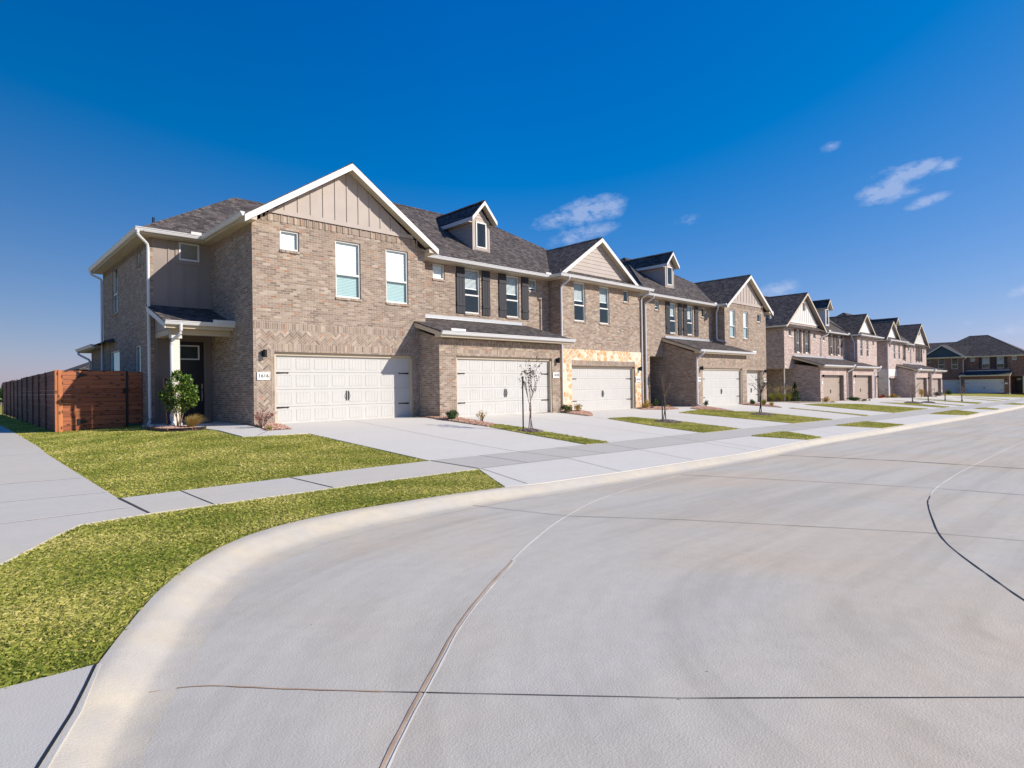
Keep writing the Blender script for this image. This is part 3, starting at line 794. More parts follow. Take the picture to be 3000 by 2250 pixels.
# one storey rear wing
q = MB(); wall(q, FW, 4.72, -32.6, -29.31, -1.4, 1.85); q.build('rear_wing', MT['brick'], A)
q = MB(); hip(q, FS, 4.34, 12, 27, 33.3, 1.98, .3, 1, 1); q.build('rear_roof', MT['shingle'], A)
q = MB(); q.box(FS, 4.36, 9, 29.32, 33.28, 1.84, 1.97); q.build('rear_trim', MT['tan'], A)
gutter(A, FS, (4.34,33.4,2.0), (4.34,29.35,2.0), (-1,0))
downspout(A, FS, [(4.29,33.0,1.9),(4.29,33.0,1.76),(4.62,32.5,1.5),(4.64,32.45,1.4),(4.64,32.45,-1.2)])
q = MB(); q.tube([(6.2,27.9,5.4),(6.2,27.9,7.2)], .05, 8); q.build('vent_pipe', MT['black'], A)

# ---- townhouse 1620
B = thing('townhouse', 'townhouse numbered 1620 with window dormer, black shutters and a projecting double garage', 'townhouse', (16,19,-1.05), 'brown brick townhouses')
YB, YG = 19.09, 16.65
w = MB()
bw = [(13.86,14.44,4.31,4.9), (15.45,16.27,3.07,4.91), (17.77,18.56,3.07,4.9), (19.2,19.7,4.34,4.9)]
wall(w, FS, YB, XR, 20.52, -1.2, 4.93, bw)
w.face([(XR+.02,29.3,-1.3), (XR+.02,29.3,4.95), (20.52,29.3,4.95), (20.52,29.3,-1.3)])
w.build('wall', MT['brick'], B)
s = MB(); k = 12.8
while k < 20.4: s.box(FS, k, k+.06, YB-.014, YB+.02, 4.7, 4.9) if not any(q[0]-.1 < k < q[1]+.05 for q in bw) else None; k += .135
s.build('frieze_course', MT['soldier'], B)
garage_block(B, FS, 12.31, 18.5, YG, -1.2, 1.73, YB, (13.05,18.01,-1.06,1.14), 'brick', 'soldier')
r, t, so = newroof(); hip(r, FS, XR, 20.52, 18.65, 29.69, ZE, PT, 0, 0); r.build('roof', MT['shingle'], B)
eave_box(so, FS, XR+.3, 20.19, 18.67, YB+.05); so.build('soffit', MT['tan'], B)
gutter(B, FS, (13.0,18.65,5.1), (20.15,18.65,5.1), (0,-1)); guard(B, FS, 19.75, 20.08, 18.53, 5.1)
for q, bl in zip(bw, (.99,.42,.42,.7)): window(B, FS, YB, *q, bl, q[3]-q[2] > 1)
for a, b in ((15.0,15.44),(16.38,16.81),(17.32,17.76),(18.7,19.13)): shutter(B, FS, YB, a, b, 3.04, 4.93, 'shutter')
shed(B, FS, 12.12, 19.0, 16.27, 1.94, YB, 2.76, 12.31, 18.5, YG, 0)
guard(B, FS, 12.47, 13.1, 16.16, 1.95)
garage_door(B, FS, YG, 13.05, 18.01, -1.06, 1.14, 'garage'); lamp(B, FS, YG, 18.3, 1.07); plaque(B, FS, YG, 18.04, 18.42, .34, .58, '1620')
dormer(B, FS, 20.15, 16.78, 17.78, 6.02, 7.45, 8.26, .22, 22.3, 'taupe', 'white')
downspout(B, FS, [(13.02,18.56,5.02),(13.02,18.56,4.9),(12.74,19.0,4.74),(12.74,19.03,4.6),(12.74,19.03,2.85)], .035)

# ---- townhouse 1624
C = thing('townhouse', 'townhouse numbered 1624 with orange flagstone around its garage and a lap sided gable', 'townhouse', (23.6,20,-1.22), 'brown brick townhouses')
YC, CL, CR = 18.35, 20.53, 26.77
w = MB()
cw = [(21.45,22.26,3.07,4.92), (23.37,24.14,3.06,4.91), (25.36,25.8,4.3,4.9)]
ch = (21.2,26.18,-1.23,.965)
wall(w, FS, YC, CL, CR, -1.4, 4.93, [q+(.1,) for q in cw]+[ch+(.16,)])
w.face([(CL,YB,-1.3),(CL,YC,-1.3),(CL,YC,4.95),(CL,YB,4.95)]); w.face([(CR,YC,-1.4),(CR,29.3,-1.4),(CR,29.3,4.95),(CR,YC,4.95)])
w.face([(CL,29.3,-1.3),(CL,29.3,4.95),(CR,29.3,4.95),(CR,29.3,-1.3)])
w.build('wall', MT['brick'], C)
s = MB(); s.box(FS, CL+.003, CR-.003, YC-.008, YC+.02, 1.735, 1.95); s.box(FS, 21.16, 26.22, YC-.046, YC-.002, .968, 1.205)
k = CL+.1
while k < CR-.1: s.box(FS, k, k+.06, YC-.014, YC+.02, 4.7, 4.9) if not any(q[0]-.1 < k < q[1]+.05 for q in cw) else None; k += .135
k = YB-.05
while k > YC+.05: s.box(FW, -k, -k+.06, CL-.014, CL+.02, 4.68, 4.9); k -= .135
s.build('soldier_course', MT['soldier'], C)
q = MB(); q.box(FS, CL-.01, CR+.01, YC-.04, YC-.003, 1.21, 1.73); q.box(FS, CL-.01, 21.155, YC-.04, YC-.003, -1.3, 1.208); q.box(FS, 26.225, CR+.01, YC-.04, YC-.003, -1.3, 1.208); q.box(FS, CL-.012, CL-.002, YC-.002, YC+.12, -1.3, 1.73)
q.build('stone_surround', MT['stone'], C)
r, t, so = newroof(); hip(r, FS, 20.52, 27.3, 18.66, 29.68, ZE-.01, PT, 0, 1)
roofplane(r, [FS(20.15,17.95,ZE), FS(27.3,17.95,ZE), FS(26.75,18.55,ZE+.4), FS(20.7,18.55,ZE+.4)])
roofplane(r, [FS(20.15,17.95,ZE), FS(20.7,18.55,ZE+.4), FS(20.7,19.2,ZE+.4), FS(20.15,19.2,ZE)]); roofplane(r, [FS(27.3,17.95,ZE), FS(26.75,18.55,ZE+.4), FS(26.75,19.2,ZE+.4), FS(27.3,19.2,ZE)])
gable(r, t, so, FS, 20.22, 23.49, 26.76, 5.1, 7.3, 18.2, 23.2, 18.52)
eave_box(so, FS, 20.17, 27.28, 17.97, 29.66)
r.build('roof', MT['shingle'], C); t.build('rake_board', MT['white'], C); so.build('soffit', MT['tan'], C)
q = MB(); lap(q, FS, 18.5, [(20.9,5.4),(26.08,5.4),(23.49,7.12)], .19); q.build('gable_siding', MT['taupe'], C)
gutter(C, FS, (20.02,17.95,5.1), (27.42,17.95,5.1), (0,-1)); gutter(C, FS, (20.15,18.54,5.1), (20.15,17.96,5.1), (-1,0));
downspout(C, FS, [(20.6,17.88,5.02),(20.6,17.88,4.86),(20.5,18.24,4.62),(20.46,18.27,4.5),(20.46,18.27,-1.1),(20.36,18.05,-1.2)])
downspout(C, FS, [(27.0,17.88,5.02),(27.0,17.88,4.86),(26.84,18.26,4.6),(26.84,18.28,4.5),(26.84,18.28,-1.25)], .04)
for q, bl in zip(cw, (.45,.4,None)): window(C, FS, YC, *q, bl, q[3]-q[2] > 1)
garage_door(C, FS, YC, *ch, 'garage'); lamp(C, FS, YC-.04, 26.58, .86); plaque(C, FS, YC-.04, 26.24, 26.66, .16, .43, '1624')

# ---- 1700
D = thing('townhouse', 'brown townhouse with tall dormer, black shutters and dark entry passage beside its garage', 'townhouse', (33,20,-1.3), 'brown brick townhouses')
YD, YDG, DL, EL = 19.21, 17.15, 28.49, 36.25
w = MB()
dw = [(29.53,29.97,4.32,4.88), (31.09,31.8,3.05,4.86), (33.04,33.74,3.05,4.85), (34.83,35.25,4.27,4.85)]
wall(w, FS, YD, DL, EL, -1.45, 4.93, [q+(.1,) for q in dw]+[(28.94,30.37,-1.28,1.63,1.9)])
w.face([(DL,YD,-1.4),(DL,29.3,-1.4),(DL,29.3,4.95),(DL,YD,4.95)])
w.face([FS(28.94,YD+1.9,-1.28), FS(30.37,YD+1.9,-1.28), FS(30.37,YD+1.9,1.63), FS(28.94,YD+1.9,1.63)])
w.face([(DL,29.3,-1.3),(DL,29.3,4.95),(EL,29.3,4.95),(EL,29.3,-1.3)])
w.build('wall', MT['brick'], D)
s = MB(); k = DL+.1
while k < EL-.1: s.box(FS, k, k+.06, YD-.014, YD+.02, 4.7, 4.9) if not any(q[0]-.1 < k < q[1]+.05 for q in dw) else None; k += .135
s.build('frieze_course', MT['soldier'], D)
garage_block(D, FS, 30.41, 36.55, YDG, -1.45, 1.75, YD, (31.09,35.95,-1.29,.925), 'brick', 'soldier')
r, t, so = newroof(); hip(r, FS, 28.2, 36.3, 18.79, 29.7, ZE, PT, 1, 0); r.build('roof', MT['shingle'], D)
eave_box(so, FS, 28.22, 35.93, 18.81, 29.68); so.build('soffit', MT['tan'], D)
gutter(D, FS, (28.07,18.79,5.1), (35.9,18.79,5.1), (0,-1)); guard(D, FS, 35.5, 35.78, 18.67, 5.1); gutter(D, FS, (28.2,29.6,5.1), (28.2,18.8,5.1), (-1,0))
downspout(D, FS, [(28.68,18.71,5.02),(28.68,18.71,4.86),(28.45,19.1,4.6),(28.45,19.13,4.5),(28.45,19.13,-1.3)], .05)
for q, bl in zip(dw, (.6,.4,.42,None)): window(D, FS, YD, *q, bl, q[3]-q[2] > 1)
for a, b in ((30.63,31.07),(31.98,32.43),(32.57,33.02),(33.91,34.35)): shutter(D, FS, YD, a, b, 3.0, 4.88, 'shutter')
shed(D, FS, 30.22, 36.98, 16.8, 1.93, YD, 2.75, 30.41, 36.55, YDG, 0); guard(D, FS, 36.45, 36.98, 16.69, 1.94)
downspout(D, FS, [(30.5,16.74,1.86),(30.5,16.74,1.7),(30.36,17.05,1.45),(30.33,17.07,1.3),(30.33,17.07,-1.12),(30.45,16.85,-1.24)], .055)
garage_door(D, FS, YDG, 31.09, 35.95, -1.29, .925, 'garage'); lamp(D, FS, YDG, 30.86, .9); plaque(D, FS, YDG, 30.5, 30.86, .15, .4, '1700')
dormer(D, FS, 20.28, 32.35, 33.35, 6.05, 7.48, 8.28, .22, 22.4, 'taupe', 'white')

# ---- 1704
E_ = thing('townhouse', 'gabled brown end townhouse with a single narrow white garage door', 'townhouse', (39.3,20,-1.33), 'brown brick townhouses')
YE, ER = 18.4, 42.3
w = MB()
ew = [(36.98,37.7,3.03,4.85), (38.86,39.58,3.02,4.86), (40.96,41.53,4.27,4.86)]
eh = (39.24,41.7,-1.32,.9)
wall(w, FS, YE, EL, ER, -1.5, 4.9, [q+(.12,) for q in ew]+[eh+(.3,)])
w.face([FS(EL,YE,4.9), FS(ER,YE,4.9), FS(41.75,YE,5.29), FS(36.95,YE,5.29)])
w.face([(EL,YD,-1.4),(EL,YE,-1.4),(EL,YE,4.95),(EL,YD,4.95)]); w.face([(ER,YE,-1.5),(ER,29.3,-1.5),(ER,29.3,4.95),(ER,YE,4.95)])
w.face([(EL,29.3,-1.3),(EL,29.3,4.95),(ER,29.3,4.95),(ER,29.3,-1.3)])
w.build('wall', MT['brick'], E_)
s = MB(); s.box(FS, EL+.003, ER-.003, YE-.008, YE+.02, 1.63, 1.86); s.box(FS, 39.2, 41.9, YE-.0085, YE+.02, .905, 1.15)
s.box(FS, 36.7, 41.9, YE-.009, YE+.02, 5.05, 5.27)
k = 36.8
while k < 41.8: s.box(FS, k, k+.06, YE-.024, YE-.01, 5.06, 5.26); k += .2032
s.build('soldier_course', MT['soldier'], E_)
hb = MB(); herring(hb, FS, YE-.012, [(37.0,42.2,1.16,1.62)]); hb.build('herringbone_panel', MT['herring'], E_)
r, t, so = newroof(); hip(r, FS, 36.3, 42.5, 18.85, 29.69, ZE-.02, PT, 0, 1)
gable(r, t, so, FS, 35.93, 39.37, 42.81, 5.02, 7.32, 18.05, 23.4, YE-.03)
eave_box(so, FS, 35.96, EL+.02, 18.1, 19.3); eave_box(so, FS, ER-.05, 42.78, 18.1, 29.6); eave_box(so, FS, EL+.03, ER-.06, YE+.02, 29.5, ZE-.143, ZE-.015)
r.build('roof', MT['shingle'], E_); t.build('rake_board', MT['white'], E_); so.build('soffit', MT['tan'], E_)
q = MB(); batten(q, FS, YE-.03, [(36.9,5.28),(41.84,5.28),(39.37,7.13)], 37.24, .415, zb=5.45); q.box(FS, 36.9, 41.84, YE-.056, YE-.031, 5.275, 5.45); q.build('gable_siding', MT['taupe'], E_)
gutter(E_, FS, (35.95,18.72,5.1), (35.95,18.07,5.1), (-1,0))
gutter(E_, FS, (42.8,18.07,5.1), (42.8,29.5,5.1), (1,0))
downspout(E_, FS, [(35.9,18.65,5.02),(35.9,18.65,4.86),(36.16,18.9,4.62),(36.16,18.9,4.5),(36.16,18.9,2.85),(36.35,18.3,2.66)], .05)
for q, bl in zip(ew, (.99,.99,None)): window(E_, FS, YE, *q, bl, q[3]-q[2] > 1)
garage_door(E_, FS, YE, *eh, 'garage', 4, True, 'tan', .3); lamp(E_, FS, YE, 41.96, .84); plaque(E_, FS, YE, 41.82, 42.2, .08, .32, '1704')

# ------------------------------------------------------------------ row two: pale pink brick
Z2, P2 = 4.55, .71
G2 = 'pale pink brick townhouses'
Fh = thing('townhouse', 'pale pink end townhouse with overhanging upper floor, white batten gable and louvre vent', 'townhouse', (53,20,-1.6), G2)
YF = 19.8
w = MB()
fw = [(49.8,50.38,3.84,4.46), (51.38,52.0,2.55,4.42), (53.25,53.9,2.55,4.41), (55.1,55.66,3.84,4.41)]
wall(w, FS, YF, 48.9, 56.7, 1.16, 4.45, fw); w.face([FS(48.9,YF,4.45), FS(56.7,YF,4.45), FS(56.05,YF,4.98), FS(49.95,YF,4.98)])
w.face([(48.9,YF,1.16),(48.9,29.5,1.16),(48.9,29.5,4.5),(48.9,YF,4.5)]); w.face([(48.9,YF,1.16),(56.7,YF,1.16),(56.7,23.,1.16),(48.9,23.,1.16)])
w.face([(48.9,22.4,-1.7),(56.7,22.4,-1.7),(56.7,22.4,1.16),(48.9,22.4,1.16)]); w.face([(48.9,22.4,-1.7),(48.9,29.5,-1.7),(48.9,29.5,1.16),(48.9,22.4,1.16)])
w.face([(48.9,29.5,-1.7),(56.7,29.5,-1.7),(56.7,29.5,4.5),(48.9,29.5,4.5)])
w.build('wall', MT['brick2'], Fh)
s = MB(); s.box(FS, 49.9, 56.1, YF-.01, YF+.02, 4.72, 4.97); s.box(FW, -28, -YF, 48.89, 48.92, 1.5, 1.72)
k = 20
while k < 29: s.box(FW, -k, -k+.06, 48.885, 48.92, 4.2, 4.42); k += .135
s.build('soldier_course', MT['soldier2'], Fh)
garage_block(Fh, FS, 50.75, 56.9, 17.75, -1.75, 1.22, 22.4, (51.4,56.2,-1.6,.59), 'brick2', 'soldier2')
r, t, so = newroof(); hip(r, FS, 48.75, 57.2, 19.4, 30, Z2, P2, 1, 0)
gable(r, t, so, FS, 48.5, 52.95, 57.3, 4.62, 7.62, 19.4, 27, YF-.02, .2, 4.52)
eave_box(so, FS, 48.55, 57.2, 19.85, 29.9, Z2-.14, Z2-.02)
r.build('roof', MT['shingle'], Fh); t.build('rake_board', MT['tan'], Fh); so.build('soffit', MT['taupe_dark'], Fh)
q = MB(); batten(q, FS, YF-.03, [(49.9,4.97),(56.1,4.97),(52.95,7.4)], 50.3, .41, zb=5.1); q.box(FS, 49.9, 56.1, YF-.056, YF-.031, 4.965, 5.1); q.build('gable_siding', MT['siding_white'], Fh)
q = MB(); q.box(FS, 52.8, 53.2, YF-.1, YF-.054, 6.15, 6.78)
k = 6.2
while k < 6.75: q.box(FS, 52.82, 53.18, YF-.12, YF-.101, k, k+.03); k += .07
q.build('louvre_vent', MT['taupe_dark'], Fh)
for q, bl in zip(fw, (None,.9,.9,None)): window(Fh, FS, YF, *q, bl, q[3]-q[2] > 1, 'whitebrick')
for a, b in ((50.95,51.37),(52.03,52.4),(52.85,53.24),(53.92,54.3)): shutter(Fh, FS, YF, a, b, 2.5, 4.45, 'shutter2')
shed(Fh, FS, 50.4, 57.75, 17.35, 1.4, YF, 2.2, 50.75, 56.9, 17.75, 0); guard(Fh, FS, 57.3, 57.7, 17.24, 1.41)
downspout(Fh, FS, [(57.4,17.3,1.33),(57.4,17.3,1.15),(57.0,17.65,.9),(56.96,17.7,.8),(56.96,17.7,-1.6)])
downspout(Fh, FS, [(57.3,19.3,4.5),(57.3,19.3,4.3),(56.75,19.7,4.0),(56.75,19.72,3.9),(56.75,19.72,2.35)])
gutter(Fh, FS, (48.5,29.5,4.62), (48.5,19.42,4.62), (-1,0))
garage_door(Fh, FS, 17.75, 51.4, 56.2, -1.6, .59, 'garage_tan', 8, True, 'taupe_dark', .3); lamp(Fh, FS, 17.75, 51.12, .52); plaque(Fh, FS, 17.75, 50.95, 51.25, -.15, .08, '')
q = MB(); q.tube([(48.95,19.86,-1.6),(48.95,19.86,1.155)], .05, 8); q.build('porch_post', MT['cream'], Fh)
dmb = MB(); dmb.box(FS, 50.0, 50.9, 22.3, 22.39, -1.45, .95); do = dmb.build('front_door', MT['door'], Fh)
q = MB(); q.box(FS, 50.2, 50.8, 22.27, 22.299, .1, .6); q.build('window_frame', MT['white'], do)
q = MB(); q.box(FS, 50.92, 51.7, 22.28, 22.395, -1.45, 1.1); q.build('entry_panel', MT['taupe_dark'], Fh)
q = MB(); q.tube([(49.6,21.2,5.2),(49.6,21.2,6.1)], .04, 8); q.tube([(49.6,21.2,5.3),(49.6,21.2,5.55)], .09, 8); q.build('vent_pipe', MT['white'], Fh)

Gh = thing('townhouse', 'pale pink middle townhouse with white dormer and brown shutters over a tan garage', 'townhouse', (60,20,-1.62), G2)
w = MB(); gw = [(57.3,57.85,3.75,4.3), (59.24,59.85,2.55,4.38), (61.1,61.68,2.55,4.37), (62.75,63.15,3.8,4.32)]
wall(w, FS, YF, 56.7, 64.1, -1.7, 4.5, gw); w.face([(56.7,29.5,-1.7),(64.1,29.5,-1.7),(64.1,29.5,4.5),(56.7,29.5,4.5)]); w.build('wall', MT['brick2'], Gh)
garage_block(Gh, FS, 57.88, 63.9, 17.57, -1.75, 1.2, YF, (58.43,63.38,-1.6,.59), 'brick2', 'soldier2')
r, t, so = newroof(); hip(r, FS, 57.2, 64.1, 19.4, 29.99, Z2, P2, 0, 0); r.build('roof', MT['shingle'], Gh)
eave_box(so, FS, 57.25, 63., 19.42, 29.8, Z2-.14, Z2-.02); so.build('soffit', MT['taupe_dark'], Gh)
gutter(Gh, FS, (57.5,19.4,4.58), (63.0,19.4,4.58), (0,-1)); guard(Gh, FS, 57.4, 57.9, 19.28, 4.6); guard(Gh, FS, 62.5, 62.95, 19.28, 4.6)
for q, bl in zip(gw, (None,.5,.1,None)): window(Gh, FS, YF, *q, bl, q[3]-q[2] > 1, 'whitebrick')
for a, b in ((58.77,59.22),(59.95,60.4),(60.65,61.08),(61.95,62.4)): shutter(Gh, FS, YF, a, b, 2.5, 4.4, 'shutter2')
shed(Gh, FS, 57.6, 64.7, 17.2, 1.37, YF, 2.17, 57.88, 63.9, 17.57, 0); guard(Gh, FS, 64.2, 64.65, 17.09, 1.38)
downspout(Gh, FS, [(64.4,17.14,1.3),(64.4,17.14,1.1),(64.02,17.5,.85),(63.98,17.55,.75),(63.98,17.55,-1.6)])
garage_door(Gh, FS, 17.57, 58.43, 63.38, -1.6, .59, 'garage_tan', 8, True, 'taupe_dark', .3); lamp(Gh, FS, 17.57, 58.2, .5); plaque(Gh, FS, 17.57, 58.02, 58.32, -.15, .08, '')
dormer(Gh, FS, 20.55, 60.25, 61.2, 5.26, 7.05, 7.85, .25, 23, 'siding_white', 'tan')

Hh = thing('townhouse', 'pale pink townhouse with lap sided gable over two tall windows, beside the white dormer', 'townhouse', (66,20,-1.65), G2)
YH = 18.75
w = MB(); hw = [(64.13,64.8,2.46,4.22), (66.0,66.63,2.46,4.22), (67.97,68.45,3.64,4.22)]
wall(w, FS, YH, 63.28, 69.32, -1.75, 4.35, [q+(.1,) for q in hw]+[(66.4,68.85,-1.66,.54,.3)])
for u in (63.28, 69.32): w.face([(u,YH,-1.75),(u,29.5,-1.75),(u,29.5,4.4),(u,YH,4.4)])
w.face([(63.28,29.5,-1.7),(69.32,29.5,-1.7),(69.32,29.5,4.4),(63.28,29.5,4.4)])
w.build('wall', MT['brick2'], Hh)
s = MB(); s.box(FS, 66.3, 69.0, YH-.008, YH+.02, .55, .8); s.build('soldier_course', MT['soldier2'], Hh)
r, t, so = newroof(); hip(r, FS, 63.6, 70.0, 19.2, 29.98, Z2-.05, P2, 0, 1)
roofplane(r, [FS(62.95,18.35,4.48), FS(70.,18.35,4.48), FS(69.4,18.95,4.9), FS(63.5,18.95,4.9)]); roofplane(r, [FS(62.95,18.35,4.48), FS(63.5,18.95,4.9), FS(63.5,19.6,4.9), FS(62.95,19.6,4.48)]); roofplane(r, [FS(70.,18.35,4.48), FS(69.4,18.95,4.9), FS(69.4,19.6,4.9), FS(70.,19.6,4.48)])
gable(r, t, so, FS, 62.9, 65.9, 68.9, 4.5, 6.68, 18.6, 23.5, 18.92, .2)
eave_box(so, FS, 62.98, 69.97, 18.37, 29.8, 4.32, 4.46)
r.build('roof', MT['shingle'], Hh); t.build('rake_board', MT['tan'], Hh); so.build('soffit', MT['taupe_dark'], Hh)
q = MB(); lap(q, FS, 18.9, [(63.6,4.8),(68.2,4.8),(65.9,6.5)], .19); q.build('gable_siding', MT['siding_white'], Hh)
gutter(Hh, FS, (62.85,18.35,4.52), (70.1,18.35,4.52), (0,-1)); gutter(Hh, FS, (62.95,19.2,4.52), (62.95,18.36,4.52), (-1,0))
downspout(Hh, FS, [(62.9,19.1,4.45),(62.9,19.1,4.2),(63.2,19.05,3.9),(63.22,19.0,3.8),(63.22,19.0,2.2)])
for q in hw: window(Hh, FS, YH, *q, .4 if q[3]-q[2] > 1 else None, q[3]-q[2] > 1, 'whitebrick')
garage_door(Hh, FS, YH, 66.4, 68.85, -1.66, .54, 'garage_tan', 4, False, 'taupe_dark', .3); lamp(Hh, FS, YH, 69.1, .5)

# ------------------------------------------------------------------ row three
G3 = 'pale brick townhouses with white stone'
Ih = thing('townhouse', 'pale townhouse with white stone over its garage and a small lap sided gable', 'townhouse', (75.5,20,-1.82), G3)
YI = 18.75
w = MB(); iw = [(73.65,74.18,3.62,4.16), (75.36,75.98,2.44,4.2), (77.2,77.83,2.44,4.2)]
wall(w, FS, YI, 72.85, 78.9, -1.95, 4.32, [q+(.1,) for q in iw]+[(73.4,78.05,-1.8,.325,.3)])
for u in (72.85, 78.9): w.face([(u,YI,-1.95),(u,29.5,-1.95),(u,29.5,4.35),(u,YI,4.35)])
w.face([(72.85,29.5,-1.9),(78.9,29.5,-1.9),(78.9,29.5,4.35),(72.85,29.5,4.35)])
w.build('wall', MT['brick2'], Ih)
q = MB(); q.box(FS, 72.84, 78.9, YI-.04, YI-.003, .56, 1.32); q.box(FS, 72.84, 73.39, YI-.04, YI-.003, -1.9, .558); q.box(FS, 78.06, 78.9, YI-.04, YI-.003, -1.9, .558); q.box(FW, -19.6, -YI, 72.81, 72.84, -1.9, 1.32); q.build('stone_surround', MT['whitebrick'], Ih)
s = MB(); s.box(FS, 73.36, 78.1, YI-.046, YI-.002, .33, .555); s.build('soldier_course', MT['soldier2'], Ih)
r, t, so = newroof(); hip(r, FS, 72.5, 79.2, 19.1, 30, 4.42, P2, 1, 0)
roofplane(r, [FS(72.5,18.35,4.4), FS(79.5,18.35,4.4), FS(79.,18.95,4.82), FS(73.1,18.95,4.82)]); roofplane(r, [FS(72.5,18.35,4.4), FS(73.1,18.95,4.82), FS(73.1,19.6,4.82), FS(72.5,19.6,4.4)])
gable(r, t, so, FS, 72.3, 75.0, 77.75, 4.55, 6.58, 18.6, 24, 18.92, .2, 4.5)
eave_box(so, FS, 72.53, 79.45, 18.37, 29.8, 4.24, 4.38)
r.build('roof', MT['shingle'], Ih); t.build('rake_board', MT['tan'], Ih); so.build('soffit', MT['taupe_dark'], Ih)
q = MB(); lap(q, FS, 18.9, [(72.9,4.8),(77.1,4.8),(75.0,6.4)], .19); q.build('gable_siding', MT['siding_white'], Ih)
gutter(Ih, FS, (72.4,18.35,4.44), (79.6,18.35,4.44), (0,-1)); gutter(Ih, FS, (72.5,26,4.44), (72.5,18.36,4.44), (-1,0))
downspout(Ih, FS, [(72.6,18.28,4.36),(72.6,18.28,4.2),(72.75,18.65,3.9),(72.77,18.66,3.8),(72.77,18.66,-1.8)], .07)
for q in iw: window(Ih, FS, YI, *q, .4 if q[3]-q[2] > 1 else None, q[3]-q[2] > 1, 'whitebrick')
garage_door(Ih, FS, YI, 73.4, 78.05, -1.8, .325, 'garage_tan', 8, False, 'taupe_dark', .3); lamp(Ih, FS, YI-.04, 73.15, .27)

Jh = thing('townhouse', 'pale townhouse with small roof dormer, second from the left in the last row', 'townhouse', (81,20,-1.85), G3)
YJ = 19.5
w = MB(); wall(w, FS, YJ, 78.9, 85.5, -1.95, 4.35, [(82.1,82.75,2.42,4.2), (84.35,84.9,3.6,4.2)]); w.face([(78.9,29.5,-1.9),(85.5,29.5,-1.9),(85.5,29.5,4.35),(78.9,29.5,4.35)]); w.build('wall', MT['brick2'], Jh)
garage_block(Jh, FS, 76.5, 82.35, 17.1, -2.0, 1.08, YJ, (77.2,81.85,-1.85,.35), 'brick2', 'soldier2')
r, t, so = newroof(); hip(r, FS, 79.2, 85.6, 19.1, 29.99, 4.42, P2, 0, 0); r.build('roof', MT['shingle'], Jh)
eave_box(so, FS, 79.5, 85.3, 19.12, 29.8, 4.26, 4.4); so.build('soffit', MT['taupe_dark'], Jh)
gutter(Jh, FS, (80,19.1,4.45), (85.3,19.1,4.45), (0,-1))
window(Jh, FS, YJ, 82.1, 82.75, 2.42, 4.2, .4, True, 'whitebrick'); window(Jh, FS, YJ, 84.35, 84.9, 3.6, 4.2, None, False, 'whitebrick')
for a, b in ((81.6,82.05),(82.8,83.25)): shutter(Jh, FS, YJ, a, b, 2.4, 4.3, 'shutter2')
shed(Jh, FS, 76.2, 83.2, 16.75, 1.28, YJ, 2.1, 76.5, 82.35, 17.1, 0); guard(Jh, FS, 76.9, 77.5, 16.64, 1.29)
downspout(Jh, FS, [(76.75,16.7,1.2),(76.75,16.7,1.05),(76.5,17.0,.75),(76.45,17.03,.65),(76.45,17.03,-1.8)], .06)
garage_door(Jh, FS, 17.1, 77.2, 81.85, -1.85, .35, 'garage_tan', 8, True, 'taupe_dark', .3); lamp(Jh, FS, 17.1, 82.15, .3)
dormer(Jh, FS, 20.55, 83.0, 84.0, 5.2, 6.95, 7.68, .25, 23, 'siding_white', 'tan')

Kh = thing('townhouse', 'pale end townhouse of the last row with tall white batten gable and shutters', 'townhouse', (89.5,20,-1.9), G3)
w = MB(); kw = [(86.8,87.2,3.55,4.15), (88.4,89.0,2.42,4.18), (90.0,90.6,2.42,4.18), (91.75,92.2,3.55,4.15)]
wall(w, FS, YJ, 85.5, 93.2, -1.95, 4.3, kw); w.face([FS(85.5,YJ,4.3), FS(93.2,YJ,4.3), FS(92.5,YJ,4.68), FS(86.4,YJ,4.68)])
w.face([(93.2,YJ,-2),(93.2,29.5,-2),(93.2,29.5,4.4),(93.2,YJ,4.4)]); w.face([(85.5,29.5,-1.9),(93.2,29.5,-1.9),(93.2,29.5,4.4),(85.5,29.5,4.4)])
w.build('wall', MT['brick2'], Kh)
garage_block(Kh, FS, 84.05, 89.75, 17.16, -2.0, 1.05, YJ, (84.6,89.25,-1.88,.29), 'brick2', 'soldier2')
r, t, so = newroof(); hip(r, FS, 85.6, 93.2, 19.1, 29.98, 4.42, P2, 0, 1)
gable(r, t, so, FS, 85.6, 89.5, 93.45, 4.5, 7.2, 19.15, 27, YJ-.02, .2, 4.4)
eave_box(so, FS, 85.7, 93.3, 19.55, 29.8, 4.26, 4.4)
r.build('roof', MT['shingle'], Kh); t.build('rake_board', MT['tan'], Kh); so.build('soffit', MT['taupe_dark'], Kh)
q = MB(); batten(q, FS, YJ-.03, [(86.4,4.66),(92.6,4.66),(89.5,7.0)], 86.8, .41, zb=4.8); q.box(FS, 86.4, 92.6, YJ-.056, YJ-.031, 4.655, 4.8); q.build('gable_siding', MT['siding_white'], Kh)
q = MB(); q.box(FS, 89.35, 89.75, YJ-.1, YJ-.054, 5.8, 6.35); q.build('louvre_vent', MT['taupe_dark'], Kh)
for q in kw: window(Kh, FS, YJ, *q, .4 if q[3]-q[2] > 1 else None, q[3]-q[2] > 1, 'whitebrick')
for a, b in ((87.95,88.37),(89.02,89.44),(89.55,89.97),(90.62,91.04)): shutter(Kh, FS, YJ, a, b, 2.38, 4.2, 'shutter2')
shed(Kh, FS, 84.0, 90.3, 16.8, 1.24, YJ, 2.06, 84.05, 89.75, 17.16, 0); guard(Kh, FS, 84.1, 84.6, 16.69, 1.25)
downspout(Kh, FS, [(84.3,16.74,1.16),(84.3,16.74,1.0),(84.1,17.05,.7),(84.0,17.08,.6),(84.0,17.08,-1.8)], .06)
